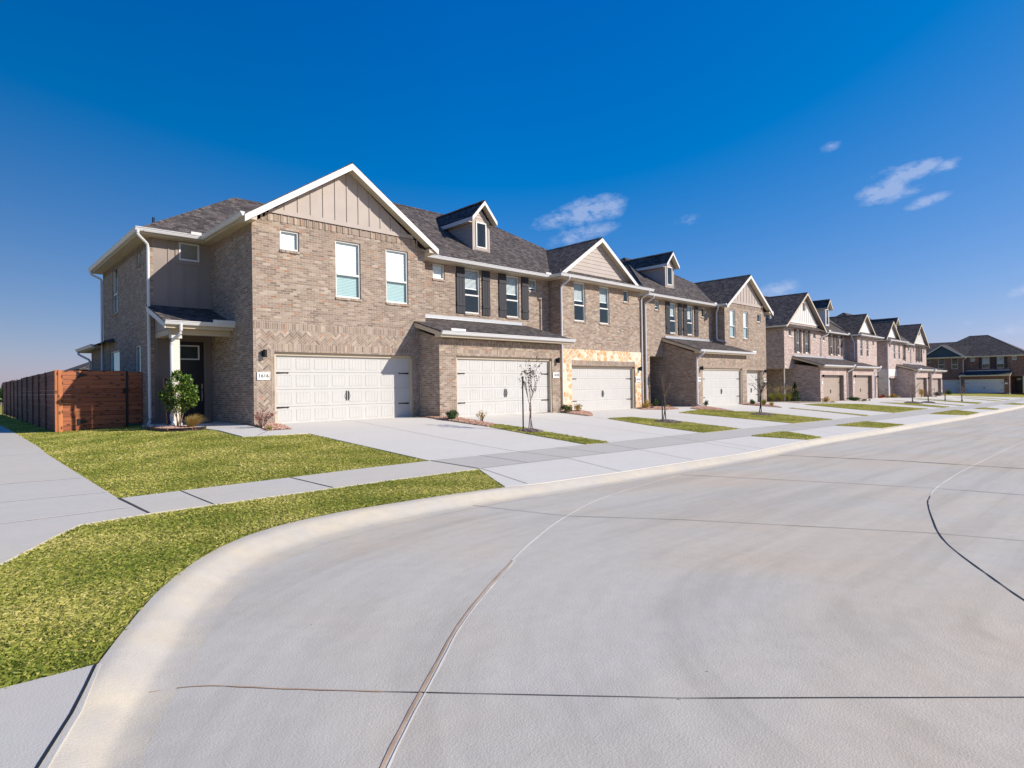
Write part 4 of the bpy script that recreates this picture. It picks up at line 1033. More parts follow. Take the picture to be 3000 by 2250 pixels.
downspout(Kh, FS, [(85.75,19.1,4.4),(85.75,19.1,4.2),(85.5,19.42,3.9),(85.5,19.44,3.8),(85.5,19.44,2.2)])
garage_door(Kh, FS, 17.16, 84.6, 89.25, -1.88, .29, 'garage_tan', 8, True, 'taupe_dark', .3); lamp(Kh, FS, 17.16, 89.55, .25)

# ------------------------------------------------------------------ houses closing the street, facing -X (u = -Y)
G4 = 'dark red brick houses across the street end'
Lh = thing('townhouse', 'dark red brick house at the street end with hip roof, shutters and shaded white garage', 'townhouse', (119,14,-2.05), G4)
w = MB(); lw2 = [(-18.98,-18.36,2.97,3.58), (-17.5,-16.56,1.8,3.56), (-15.66,-14.8,1.78,3.53), (-13.85,-13.28,2.98,3.6)]
wall(w, FW, 119, -19.7, -12.05, -2.2, 3.62, lw2+[(-14.05,-12.6,-2.05,.5,1.8)]); w.face([(119,12.05,-2.2),(130,12.05,-2.2),(130,12.05,3.65),(119,12.05,3.65)]); w.face([(130,12.05,-2.2),(130,19.7,-2.2),(130,19.7,3.65),(130,12.05,3.65)])
w.face([FW(-14.05,120.8,-2.05), FW(-12.6,120.8,-2.05), FW(-12.6,120.8,.5), FW(-14.05,120.8,.5)])
w.build('wall', MT['brick3'], Lh)
garage_block(Lh, FW, -19.96, -13.95, 117, -2.2, .58, 119, (-19.45,-14.58,-2.03,.1), 'brick3', 'soldier3')
r, t, so = newroof()
hip(r, FW, -25.8, -11.6, 118.6, 130.4, 3.72, .62, 1, 1)
r.build('roof', MT['shingle'], Lh); eave_box(so, FW, -19.9, -11.65, 118.65, 130.3, 3.58, 3.7); so.build('soffit', MT['tan'], Lh)
gutter(Lh, FW, (-19.6,118.6,3.76), (-11.6,118.6,3.76), (0,-1)); guard(Lh, FW, -19.4, -18.8, 118.48, 3.77)
for q in lw2: window(Lh, FW, 119, *q, .6 if q[3]-q[2] > 1 else .9, q[3]-q[2] > 1, None, dark=True)
for a, b in ((-17.92,-17.52),(-16.54,-16.13),(-16.08,-15.68),(-14.78,-14.38)): shutter(Lh, FW, 119, a, b, 1.78, 3.56, 'shutter2')
shed(Lh, FW, -20.15, -13.8, 116.6, .74, 119, 1.42, -19.96, -13.95, 117, 0); guard(Lh, FW, -19.9, -19.3, 116.49, .75)
downspout(Lh, FW, [(-20.0,116.55,.66),(-20.0,116.55,.5),(-19.98,116.93,.25),(-19.98,116.93,-2)], .05)
downspout(Lh, FW, [(-19.45,118.5,3.7),(-19.45,118.5,3.5),(-19.72,117.9,3.2),(-19.74,117.9,3.1),(-19.74,117.9,1.2)], .05)
garage_door(Lh, FW, 117, -19.45, -14.58, -2.03, .1, 'garage_white', 8, True, 'white'); lamp(Lh, FW, 117, -14.34, .02); plaque(Lh, FW, 117, -14.5, -14.12, -.7, -.45, '')
dmb = MB(); dmb.box(FW, -13.7, -12.75, 120.72, 120.79, -2.0, .35); do = dmb.build('front_door', MT['door'], Lh)
q = MB(); q.box(FW, -13.5, -12.95, 120.69, 120.719, -.1, .22); q.build('pane', MT['blind'], do)
q = MB(); q.box(FW, -12.58, -12.32, 118.7, 118.96, -2.1, .55); q.build('porch_post', MT['cream'], Lh)
Lg = thing('townhouse', 'dark red brick house with a dark teal gable, partly hidden by the last pale garages', 'townhouse', (118,23,-2.05), G4)
w = MB(); gw2 = [(-23.08,-22.24,1.88,3.58), (-21.28,-20.42,1.84,3.6), (-24.65,-24.2,3.02,3.58)]
wall(w, FW, 118, -30, -19.66, -2.2, 3.62, [q+(.1,) for q in gw2]+[(-25.0,-20.22,-2.08,.08,.16)]); w.face([FW(-19.66,118,-2.2), FW(-19.66,119.2,-2.2), FW(-19.66,119.2,3.65), FW(-19.66,118,3.65)]); w.face([(118,30,-2.2),(130,30,-2.2),(130,30,3.65),(118,30,3.65)])
w.build('wall', MT['brick3'], Lg)
r, t, so = newroof(); hip(r, FW, -45, -19.3, 117.7, 129, 3.73, .48, 1, 0)
gable(r, t, so, FW, -25.6, -22.47, -19.36, 3.75, 5.85, 117.6, 123, 118.02, .24)
r.build('roof', MT['shingle'], Lg); t.build('rake_board', MT['white'], Lg); eave_box(so, FW, -30.9, -19.4, 117.75, 128, 3.56, 3.69); so.build('soffit', MT['tan'], Lg)
q = MB(); lap(q, FW, 118.0, [(-25.3,3.68),(-19.65,3.68),(-22.47,5.62)], .2); q.build('gable_siding', MT['teal'], Lg)
gutter(Lg, FW, (-30,117.7,3.78), (-19.2,117.7,3.78), (0,-1))
for q in gw2: window(Lg, FW, 118, *q, None, q[3]-q[2] > 1, None)
garage_door(Lg, FW, 118, -25.0, -20.22, -2.08, .08, 'garage_white', 8, True, 'white')
s = MB(); s.box(FW, -25.2, -19.9, 117.97, 118.02, .3, .6); s.build('soldier_course', MT['soldier3'], Lg)
# house far behind the fence
Nh = thing('house', 'distant tan hip roof just showing above the wooden fence', 'house', (12,46,-1.3))
w = MB(); w.box(FS, 6.3, 16, 42, 52, -1.4, 1.4); w.build('wall', MT['brick'], Nh)
r = MB(); hip(r, FS, 5.4, 16.6, 41.4, 52.6, 1.4, .45, 1, 1, False); r.build('roof', MT['shingle'], Nh)
# ------------------------------------------------------------------ ground
FX=[-20,1.5,6.5,9,17,23,33,41,45.5,49,51,64,70,73,87,117,160]; FZ=[-1.3,-1.2,-1.03,-1.02,-1.06,-1.22,-1.29,-1.34,-1.42,-1.52,-1.62,-1.66,-1.69,-1.82,-1.92,-2.1,-2.3]
CX=[-20,0,5,15,30,51,62,117,160]; CZ=[-1.5,-1.5,-1.53,-1.72,-1.97,-2.26,-2.4,-2.65,-2.8]
YC0 = 6.7
def lawnz(x, y):
    f = np.interp(x, FX, FZ); c = np.interp(x, CX, CZ); t = np.clip((np.asarray(y)-YC0)/(17-YC0), 0, 1)
    return c+(f-c)*t
def roadz(x, y): return np.interp(x, CX, CZ)-.11+.012*np.clip(YC0-np.asarray(y), 0, 5)
def drape(name, mat, poly, dz, zf=lawnz, skirt=.12, step=1.2, parent=None):
    bm = bmesh.new()
    f = bm.faces.new([bm.verts.new((x, y, 0)) for x, y in poly])
    xs = [p[0] for p in poly]; ys = [p[1] for p in poly]
    def cuts(lo, hi, knots, st):
        n = max(1, int((hi-lo)/st)); n = min(n, 60)
        return sorted({round(lo+(hi-lo)*i/n, 4) for i in range(1, n)} | {k for k in knots if lo < k < hi})
    for ax, lo, hi, kn in ((0, min(xs), max(xs), FX+CX), (1, min(ys), max(ys), [YC0, 17.])):
        for c in cuts(lo, hi, kn, step):
            co = (c,0,0) if ax == 0 else (0,c,0); no = (1,0,0) if ax == 0 else (0,1,0)
            bmesh.ops.bisect_plane(bm, geom=bm.verts[:]+bm.edges[:]+bm.faces[:], plane_co=co, plane_no=no, dist=1e-5)
    for v in bm.verts: v.co.z = float(zf(v.co.x, v.co.y))+dz
    if skirt:
        ed = [e for e in bm.edges if len(e.link_faces) == 1]
        r = bmesh.ops.extrude_edge_only(bm, edges=ed)
        for v in r['geom']:
            if isinstance(v, bmesh.types.BMVert): v.co.z -= skirt
    bmesh.ops.recalc_face_normals(bm, faces=bm.faces)
    me = bpy.data.meshes.new(name); bm.to_mesh(me); bm.free(); me.materials.append(mat)
    o = bpy.data.objects.new(name, me); COL.objects.link(o)
    if parent: attach(o, parent)
    return o
def sheet(name, mat, xs, rows, zf):
    """grid sheet: xs columns, rows(x) -> list of y"""
    v, f = [], []
    R0 = [rows(x) for x in xs]; m = len(R0[0])
    for x, ys in zip(xs, R0):
        for y in ys: v.append((x, y, float(zf(x, y))))
    for i in range(len(xs)-1):
        for j in range(m-1):
            a = i*m+j; f.append((a, a+m, a+m+1, a+1))
    me = bpy.data.meshes.new(name); me.from_pydata(v, [], f); me.materials.append(mat)
    o = bpy.data.objects.new(name, me); COL.objects.link(o); return o

KT = [(-.72,-30),(-.72,-3),(-.5,.5),(-.2,1.8),(.24,3.09),(.37,3.42),(.56,3.95),(.76,4.32),(1.07,5.0),(1.28,5.38),(1.85,6.12),(2.54,6.64),(3.51,6.81),(5.42,6.77),(6.2,6.74),(6.9,6.66),(9,6.62),(14,6.65),(18.2,6.95),(19.0,7.0),(20.2,7.03),(21,7.05),(26.5,7.1),(27.1,7.12),(30.4,7.18),(31.2,7.2),(43.5,7.25),(44.3,7.27),(49.2,7.4),(50,7.42),(56.5,7.52),(57.2,7.54),(59,7.57),(60,7.6),(71,7.62),(72,7.65),(75.3,7.68),(76,7.7),(120,7.9),(160,8)]
KG = [(-.42,-30),(-.42,-3),(-.17,.85),(.1,1.9),(.46,3.08),(.6,3.37),(.74,3.66),(.93,4.02),(1.25,4.7),(1.5,5.12),(2.0,5.72),(2.62,6.16),(3.45,6.4),(5.32,6.46),(6.15,6.48)]+[(x, y-.22) for x, y in KT[15:]]
HI = [(-99,6.3),(18.9,20.3),(27,30.5),(44.2,49.3),(57.1,59.1),(71.9,75.4)]
def hk(x): return 1. if any(a <= x <= b for a, b in HI) else 0.
tx = [p[0] for p in KT[1:]]; ty = [p[1] for p in KT[1:]]
def kerb_y(x):
    if x < -.72: return -30.
    return float(np.interp(x, tx, ty))

terrain = sheet('ground', MT['soil'], [-400,-120,-40,-20,0,20,41,64,87,117,140,200,400], lambda x: [-300,-90,-30,-10,0,6.7,17,30,60,120,400], lambda x, y: lawnz(x, y)-.42)
struct(terrain, 'bare open ground reaching the horizon')
road = sheet('road', MT['road'], sorted({-8.,-1.,*np.linspace(-.8,6,24),*np.linspace(7,62,40),*CX[6:],80.,100.}), lambda x: list(np.linspace(-30,0,16))+list(np.linspace(.6,9,15)), roadz)
struct(road, 'pale grey concrete road curving in front of the houses')
cols = sorted({-40.,-10.,-3.,-1.,-.721,-.6,-.5,-.35,-.2,0.,.24,.37,.56,.76,1.07,1.28,1.5,1.85,2.54,3.51,5.42,*CX[2:],*FX[1:],*np.arange(6,60,3),*np.arange(60,160,8)})
def lrows(x):
    y0 = kerb_y(x)
    a = list(y0+(max(YC0, y0+.01)-y0)*np.linspace(0,1,5)) if y0 < YC0 else [y0+i*.001 for i in range(5)]
    top = a[-1]
    return a+list(top+(17-top)*np.linspace(0,1,9)[1:])+[22,30,45,80]
lawn = sheet('lawn', MT['lawn'], cols, lrows, lambda x, y: lawnz(x, y))
struct(lawn, 'mown yellow green lawn around the houses')
# kerb
v, f = [], []
def zk(x, y, hi): return float(lawnz(x, y))+(.03 if hi else .021)
fine = []
for (t0, g0), (t1, g1) in zip(zip(KT, KG), list(zip(KT, KG))[1:]):
    n = max(1, min(6, int(math.dist(t0, t1)/.35)))
    for k in range(n):
        s_ = k/n; fine.append(((t0[0]+(t1[0]-t0[0])*s_, t0[1]+(t1[1]-t0[1])*s_), (g0[0]+(g1[0]-g0[0])*s_, g0[1]+(g1[1]-g0[1])*s_)))
def smooth(seq):
    return seq[:1]+[tuple(tuple((a[j][i]+2*b[j][i]+c[j][i])/4 for i in (0,1)) for j in (0,1)) for a, b, c in zip(seq, seq[1:], seq[2:])]+seq[-1:]
for _ in range(2): fine[:60] = smooth(fine[:60])
for (tx_, ty_), (gx, gy) in fine:
    hi = hk(tx_); z0 = zk(tx_, ty_, hi)-.012; z1 = float(roadz(gx, gy))+.004
    def P_(s_, z): return (tx_+(gx-tx_)*s_, ty_+(gy-ty_)*s_, z)
    if hi: pr = [P_(-.02,z0), P_(.12,z0), P_(.3,z0-.006), P_(.42,z0-.022), P_(.72,z1+.045), P_(.9,z1+.014), P_(1.12,z1), P_(1.6,z1+.001)]
    else: pr = [P_(-.02,z0), P_(.1,z0-.004), P_(.2,z0-.012), P_(.5,z0-.05), P_(.75,z1+.03), P_(.9,z1+.012), P_(1.1,z1), P_(1.9,z1+.001)]
    v += pr
n = len(fine)
for i in range(n-1):
    for j in range(7):
        a = i*8+j; f.append((a, a+8, a+9, a+1))
me = bpy.data.meshes.new('kerb'); me.from_pydata(v, [], f); me.materials.append(MT['kerb']); me.polygons.foreach_set('use_smooth', [True]*len(f))
kerb = bpy.data.objects.new('kerb', me); COL.objects.link(kerb); struct(kerb, 'pale rolled concrete kerb along the grass')

kp = [(x, y) for x, y in KT if x >= 6.9]
pad = drape('driveway', MT['pad'], [(6.21,6.76)]+kp[:-2]+[(100,7.8),(100,10.2),(92.5,17.5),(92.5,19),(79,19),(79,18.9),(72.9,18.9),(72.9,17),(69.3,17),(69.3,18.9),(64,18.9),(50,18.5),(49.6,16),(45,16.2),(42.2,16.2),(42.2,18.6),(36.3,18.6),(36,17.4),(30.6,17.4),(30.3,19.3),(28.9,19.3),(27.3,17.3),(26.3,16.9),(26.2,18.55),(21.2,18.55),(19,16.3),(18.2,16.7),(18.0,16.85),(13.05,16.85),(13.0,16.6),(12.2,16.6),(12.05,18.06),(7.1,18.06),(6.78,15.9),(6.78,14.85),(6.77,11.2),(6.76,9.46),(6.94,8.24)], .02)
struct(pad, 'broad pale concrete driveways and aprons joining the garages to the road')
swu = [(1.64,9.41),(3.97,9.41),(6.76,9.47),(12,9.52),(20,9.72),(30,9.86),(41,9.98),(50,10.35),(66,10.2),(80,10.2),(98,10.2)]
swl = [(1.73,8.18),(4.1,8.21),(6.94,8.25),(12,8.33),(18,8.42),(26,8.6),(42,8.72),(51,9.0),(60,8.85),(75,8.9),(98,8.9)]
i6u, i6l = 2, 2
sw1 = drape('sidewalk', MT['walk'], swu[:3]+list(reversed(swl[:3])), .022)
struct(sw1, 'narrow concrete sidewalk between the two lawns')
sw2 = drape('sidewalk', MT['walkdark'], swu[2:]+list(reversed(swl[2:])), .026, skirt=0)
struct(sw2, 'worn darker sidewalk strip crossing the driveways')
path = drape('path', MT['walk'], [(1.64,9.41),(1.73,8.18),(1.05,8.09),(.85,7.79),(.56,7.28),(.32,6.88),(-.6,6.0),(-4,5.6),(-4,60),(1.0,60),(1.3,40),(1.45,30.3),(1.5,26),(1.48,22.4),(1.46,15.5),(1.56,12)], .021)
struct(path, 'wide pale concrete path along the left edge')
slab_ = drape('pavement', MT['walk'], [(.6,3.95),(.44,3.42),(.31,3.09),(.02,2.3),(-.12,1.75),(-.42,.5),(-4,.5),(-4,3.9),(.17,3.97)], .024)
struct(slab_, 'concrete pavement slab beside the kerb in the near corner')
walkA = drape('walkway', MT['pad'], [(6.8,14.86),(6.12,15.0),(5.28,15.33),(5.27,18.1),(4.9,19.8),(6.4,19.8),(6.36,18.1),(6.14,15.95),(6.78,15.87)], .03)
struct(walkA, 'short concrete walkway from the driveway to the front porch')

def strip(name, mat, path, w, dz, zf, parent, jitter=0.):
    pts = []
    for (a, b) in zip(path, path[1:]):
        n = max(1, int(math.dist(a, b)/.25))
        pts += [(a[0]+(b[0]-a[0])*k/n, a[1]+(b[1]-a[1])*k/n) for k in range(n)]
    pts.append(path[-1])
    v, f = [], []
    for i, p in enumerate(pts):
        a, b = pts[max(0,i-1)], pts[min(len(pts)-1,i+1)]
        t = Vector((b[0]-a[0], b[1]-a[1])); t.normalize(); nx, ny = -t.y, t.x
        ww = w*(1+random.uniform(-jitter, jitter)); o = random.uniform(-jitter, jitter)*w*.4
        for s_ in (-1, 1):
            x, y = p[0]+nx*(s_*ww/2+o), p[1]+ny*(s_*ww/2+o)
            v.append((x, y, float(zf(x, y))+dz))
        if i: k = 2*i; f.append((k-2, k-1, k+1, k))
    me = bpy.data.meshes.new(name); me.from_pydata(v, [], f); me.materials.append(mat)
    o = bpy.data.objects.new(name, me); COL.objects.link(o); attach(o, parent); return o
def spline(p, n=6):
    out = []
    for i in range(len(p)-1):
        a, b, c, d = p[max(0,i-1)], p[i], p[i+1], p[min(len(p)-1,i+2)]
        for k in range(n):
            t = k/n
            out.append(tuple(.5*((2*b[j])+(-a[j]+c[j])*t+(2*a[j]-5*b[j]+4*c[j]-d[j])*t*t+(-a[j]+3*b[j]-3*c[j]+d[j])*t**3) for j in (0,1)))
    return out+[p[-1]]
arc1 = spline([(.55,1.45),(1.28,2.17),(1.95,2.74),(2.61,3.27),(3.63,3.93),(4.40,4.38),(5.63,4.99),(7.30,5.59),(10.22,6.1),(12,6.22),(15.35,6.5)])
strip('joint', MT['jointbrown'], arc1[:26], .016, .004, roadz, road, .3); strip('joint', MT['jointwhite'], arc1[25:], .018, .004, roadz, road, .3); strip('joint', MT['jointwhite'], [(x+.018, y-.02) for x, y in arc1[:26]], .01, .004, roadz, road, .5)
arc2 = spline([(3.6,-.55),(4.4,-.05),(5.6,.6),(6.24,.92),(6.96,1.26),(7.77,1.55),(9.52,2.0),(10.27,2.14),(11.38,2.28),(13.48,2.40),(15.68,2.47),(24.4,2.6),(50,3)])
strip('joint', MT['jointblack'], arc2[:44], .013, .004, roadz, road, .3); strip('joint', MT['jointwhite'], arc2[44:], .016, .005, roadz, road, .3)
strip('joint', MT['jointbrown'], spline([(.69,3.63),(.96,3.5),(1.28,3.13),(1.62,2.74)]), .009, .004, roadz, road, .6); strip('joint', MT['joint'], [(1.62,2.74),(2.65,1.6),(3.85,.43),(5,-.7)], .006, .004, roadz, road, .4)
strip('joint', MT['joint'], [(5.29,6.46),(5.63,4.99),(6.42,3.84),(7.65,1.52),(7.91,.8),(8.6,-1)], .01, .005, roadz, road, .4)
strip('joint', MT['joint'], [(10.2,6.1),(11.0,3.6),(11.35,2.26),(11.5,1.0),(12,-1)], .014, .005, roadz, road, .4)
strip('joint', MT['jointblack'], [(15.3,6.4),(15.66,3.69),(15.5,1.6),(15.6,-1)], .035, .005, roadz, road, .5)
strip('joint', MT['joint'], [(26,6.6),(26.2,0)], .02, .005, roadz, road, .4)
for (a, b), w_, m_ in (((((1.65,9.41),(1.74,8.19))),.03,'joint'),(((2.39,9.41),(2.46,8.19)),.016,'joint'),(((3.97,9.41),(4.11,8.21)),.022,'joint')):
    strip('joint', MT[m_], [a, b], w_, .027, lawnz, sw1, .2)
strip('joint', MT['joint'], [(6.76,9.47),(6.95,8.25)], .02, .031, lawnz, sw2)
for a, b in (((8.01,9.5),(8.21,8.29)),((9.11,9.5),(9.4,8.31)),((10.36,9.51),(10.76,8.33)),((12.13,9.5),(12.03,8.33)),((15.2,9.6),(15.1,8.4)),((22,9.75),(22.2,8.5)),((24,9.8),(24.2,8.55))):
    strip('joint', MT['joint'], [a, b], .014, .031, lawnz, sw2)
for p in ([(9.3,17.9),(9.19,14.3),(9.07,10.5),(9.12,9.55)],[(9.4,8.29),(9.01,6.64)],[(7.0,8.23),(6.67,6.74)],[(12.03,8.32),(11.69,6.72)],[(15.6,16.8),(15.4,9.6)],[(23.6,18.4),(22.6,9.8)],[(15.0,8.35),(14.6,6.75)],[(15.6,8.35),(15.3,6.75)],[(22.5,8.5),(22.2,7.1)]):
    strip('joint', MT['joint'], p, .012, .026, lawnz, pad)
strip('joint', MT['jointwhite'], swu[2:6], .035, .03, lawnz, sw2, .3)
strip('joint', MT['jointblack'], [(.575,3.94),(.405,3.42),(.27,3.09),(-.03,2.3),(-.16,1.8),(-.46,.5)], .011, .029, lawnz, slab_, .5)
for p in ([(-3,12.2),(1.55,11.6)],[(-3,10.4),(1.6,10.0)],[(-3,8.6),(1.66,8.7)],[(-3,16),(1.46,15.6)]):
    strip('joint', MT['jointwhite'], p, .03, .026, lawnz, path, .3)
strip('joint', MT['joint'], [(6.14,15.93),(5.6,15.2)], .015, .035, lawnz, walkA)

# ------------------------------------------------------------------ grass
def inpoly(x, y, poly):
    r = np.zeros(len(x), bool); n = len(poly)
    for i in range(n):
        x0, y0 = poly[i]; x1, y1 = poly[(i+1) % n]
        c = ((y0 > y) != (y1 > y)) & (x < (x1-x0)*(y-y0)/(y1-y0+1e-12)+x0); r ^= c
    return r
rng = np.random.default_rng(5)
islands = {'B': [(11.54,9.56),(12.36,9.48),(12.54,11.78),(12.76,12.91),(12.69,14.15),(12.03,13.77),(11.81,12.14)],
 'C': [(18.30,14.07),(19.97,14.21),(20.51,12.25),(20.07,9.72),(17.37,9.57),(17.65,11.81)],
 'D': [(25.08,15.08),(28.15,15.69),(29.08,14.26),(30.19,13.61),(29.62,9.85),(25.19,9.86)],
 'a1': [(18.10,8.38),(20.93,8.54),(20.20,7.05),(19.01,7.05)], 'a2': [(26.13,8.61),(30.30,8.70),(30.47,7.22),(27.13,7.17)], 'a3': [(41.97,8.68),(51.41,9.1),(49.22,7.43),(44.30,7.28)],
 'a4': [(55.9,8.8),(59.96,8.7),(58.97,7.64),(57,7.58)], 'a5': [(70.1,8.9),(75.6,8.85),(75.33,7.75),(71.6,7.7)],
 'd': [(35.65,14.21),(35.95,14.2),(35.16,9.92),(34.49,9.90),(35.35,12.49)], 'F': [(40.91,15.35),(43.84,15.44),(49.59,14.53),(49.92,10.4),(40.00,9.96),(40.23,12.21)],
 'G': [(55.96,15.02),(58.51,13.31),(56.59,10.34),(54.09,10.3)], 'g': [(62.48,15.65),(62.8,15.65),(61.0,10.25),(60.61,10.25)], 'H': [(69.34,15.85),(70.74,10.38),(66.79,10.22)],
 'h': [(74.2,16.38),(74.6,16.38),(75.5,13.52),(75.15,13.52)], 'i': [(62.17,12.64),(62.5,12.64),(61.9,10.3),(61.52,10.3)], 'J': [(85.52,15.2),(81.2,10.25),(78.76,10.4)], 'j': [(90,15),(91,15),(88,10.4),(86,10.4)]}
for k, p in islands.items():
    o = drape('lawn', MT['lawn'], p, .034, skirt=.02, step=.8); struct(o, 'grass island set in the concrete of the driveways')
bedA = [(4.25,20.5),(4.22,19.5),(4.38,18.5),(4.7,18.1),(5.0,17.98),(5.27,18.1),(5.1,19.2),(4.88,20.0),(4.75,20.6)]
lawnA = [(1.66,9.43),(6.74,9.5),(6.76,14.82),(6.1,14.98),(5.25,15.3),(5.25,18.05),(5.0,17.95),(4.7,18.07),(4.36,18.47),(4.2,19.5),(4.22,20.8),(4.5,21.6),(4.6,22.5),(2.3,22.5),(2.25,46),(1.45,46),(1.47,30),(1.5,22.4),(1.48,15.5),(1.58,12)]
stripA = [(1.74,8.16),(4.1,8.19),(6.93,8.23),(6.2,6.76),(5.42,6.79),(3.51,6.83),(2.52,6.66),(1.83,6.14),(1.26,5.4),(1.05,5.02),(.74,4.34),(.54,3.97),(.17,3.99),(-.6,3.95),(-.6,5.98),(.32,6.86),(.56,7.26),(.85,7.77),(1.05,8.07)]
def blades(name, label, polys):
    V, T, C_ = [], [], []
    base = 0
    for poly, dens, h, wd, dz in polys:
        xs = [p[0] for p in poly]; ys = [p[1] for p in poly]
        x0, x1, y0, y1 = min(xs), max(xs), min(ys), max(ys)
        n = int((x1-x0)*(y1-y0)*dens)
        x = rng.uniform(x0, x1, n); y = rng.uniform(y0, y1, n)
        k = inpoly(x, y, poly); x, y = x[k], y[k]; n = len(x)
        z = lawnz(x, y)+dz
        a = rng.uniform(0, 2*np.pi, n); ln = h*rng.uniform(.35, 1.15, n); ww = wd*rng.uniform(.6, 1.3, n)
        th = rng.uniform(0, 2*np.pi, n); le = rng.uniform(.5, 1.7, n)*ln
        patch = np.sin(x*2.1+1.3*np.sin(y*1.7))*np.sin(y*2.6+np.sin(x*1.1)*1.5)
        ca = np.clip(.44+.26*patch+rng.normal(0, .27, n), 0, 1)
        dx, dy = np.cos(a)*ww/2, np.sin(a)*ww/2
        mx, my = x+np.cos(th)*le*.35, y+np.sin(th)*le*.35
        p = np.empty((n, 4, 3))
        p[:,0] = np.stack([x-dx, y-dy, z-.01], 1); p[:,1] = np.stack([x+dx, y+dy, z-.01], 1)
        p[:,2] = np.stack([mx+dx*.8, my+dy*.8, z+ln*.55], 1); p[:,3] = np.stack([x+np.cos(th)*le, y+np.sin(th)*le, z+ln*.75], 1)
        V.append(p.reshape(-1, 3)); C_.append(np.repeat(ca, 4))
        i = base+np.arange(n)*4
        T.append(np.stack([i, i+1, i+2, i, i+2, i+3], 1).reshape(-1, 3)); base += n*4
    V = np.concatenate(V); T = np.concatenate(T); C_ = np.concatenate(C_)
    fastmesh(name, V, T, C_, MT['blade'], ('stuff', label))
def fastmesh(name, V, T, rnd, mat, kl=None, parent=None):
    me = bpy.data.meshes.new(name)
    me.vertices.add(len(V)); me.vertices.foreach_set('co', V.astype(np.float32).ravel())
    me.loops.add(len(T)*3); me.loops.foreach_set('vertex_index', T.astype(np.int32).ravel())
    me.polygons.add(len(T)); me.polygons.foreach_set('loop_start', np.arange(len(T), dtype=np.int32)*3)
    me.update(calc_edges=True)
    at = me.attributes.new('rnd', 'FLOAT', 'POINT'); at.data.foreach_set('value', rnd.astype(np.float32))
    me.materials.append(mat)
    o = bpy.data.objects.new(name, me); COL.objects.link(o)
    if kl: struct(o, kl[1], kl[0])
    if parent: attach(o, parent)
    return o
near = [(-.6,3.98),(.54,3.97),(1.05,5.02),(1.83,6.14),(1.4,7.0),(.5,7.0),(-.6,5.9)]
blades('grass', 'short yellow green grass blades of the lawns', [
    (near, 6500, .036, .006, 0), (stripA, 5200, .034, .0065, 0), (lawnA, 1700, .035, .011, 0),
    (islands['B'], 2000, .05, .013, .03), (islands['C'], 1200, .045, .015, .03), (islands['D'], 800, .045, .018, .03), (islands['a1'], 1500, .045, .014, .03), (islands['a2'], 700, .045, .018, .03),
    (islands['d'], 600, .05, .022, .03), (islands['F'], 350, .05, .03, .03), (islands['a3'], 400, .05, .028, .03), (islands['G'], 250, .05, .035, .03), (islands['H'], 200, .05, .04, .03), (islands['a4'], 250, .05, .035, .03), (islands['a5'], 200, .05, .04, .03)])

# pebbles and mulch
def granules(name, label, mat, polys, dens, size, dz):
    V, T, C_ = [], [], []; base = 0
    oct_f = np.array([(0,2,4),(2,1,4),(1,3,4),(3,0,4),(2,0,5),(1,2,5),(3,1,5),(0,3,5)])
    for poly, mound in polys:
        xs = [p[0] for p in poly]; ys = [p[1] for p in poly]
        n = int((max(xs)-min(xs))*(max(ys)-min(ys))*dens)
        x = rng.uniform(min(xs), max(xs), n); y = rng.uniform(min(ys), max(ys), n); k = inpoly(x, y, poly); x, y = x[k], y[k]; n = len(x)
        cx, cy = np.mean(xs), np.mean(ys); rr = np.hypot((x-cx)/(max(xs)-min(xs)+.01)*2, (y-cy)/(max(ys)-min(ys)+.01)*2)
        z = lawnz(x, y)+dz+mound*np.clip(1-rr**2, 0, 1)
        s0 = size*rng.uniform(.5, 1.3, (n, 3)); s0[:,2] *= .6
        a = rng.uniform(0, 6.28, n); ca, sa = np.cos(a), np.sin(a)
        off = np.array([(1,0,0),(-1,0,0),(0,1,0),(0,-1,0),(0,0,1),(0,0,-1)], float)[None]*s0[:,None]
        ox = off[...,0]*ca[:,None]-off[...,1]*sa[:,None]; oy = off[...,0]*sa[:,None]+off[...,1]*ca[:,None]
        p = np.stack([ox+x[:,None], oy+y[:,None], off[...,2]+z[:,None]], -1)
        V.append(p.reshape(-1,3)); C_.append(np.repeat(rng.uniform(0,1,n), 6))
        T.append((oct_f[None]+(base+np.arange(n)*6)[:,None,None]).reshape(-1,3)); base += n*6
    return fastmesh(name, np.concatenate(V), np.concatenate(T), np.concatenate(C_), mat, ('stuff', label))
bedR = [(6.5,17.86),(6.14,16.0),(6.77,15.9),(7.08,17.86)]
bedB = [(11.98,16.0),(12.03,13.8),(12.66,14.15),(12.98,16.35),(12.98,16.66),(12.25,16.62),(12.1,17.8),(12.02,17.8)]
bedC = [(18.56,16.6),(18.4,15.1),(18.95,15.3),(19.9,16.2),(21.1,18.3),(20.4,18.3),(18.7,17.6)]
bedC2 = [(26.25,18.3),(24.9,17.0),(26.2,16.4),(27.4,16.5),(27.9,17.4),(28.8,19),(28.5,19.1),(26.8,18.3)]
bedD = [(30.3,17.1),(28.4,16.4),(28.2,15.75),(29.2,14.4),(30.6,16.5),(31,17.1)]
bedE = [(36.7,18.3),(35.3,16.8),(35.6,14.6),(36.4,15.2),(39.2,18.3)]
beds = [bedR, bedB, bedC, bedC2, bedD, bedE, [(42.4,18.3),(42.4,16.2),(49.6,16.1),(50.6,17.7),(48.8,19.4)], [(57,17.4),(55.9,16.2),(58.2,16.3),(58.4,17.5)], [(69.5,18.6),(69,17),(72.8,17.2),(73.4,18.7)]]
for bdp in beds:
    o = drape('planting_bed', MT['soil'], bdp, .033, skirt=.02); struct(o, 'soil of a planting bed beside the garages')
o = drape('planting_bed', MT['soil'], bedA, .05, skirt=.1); struct(o, 'rounded planting bed in front of the porch')
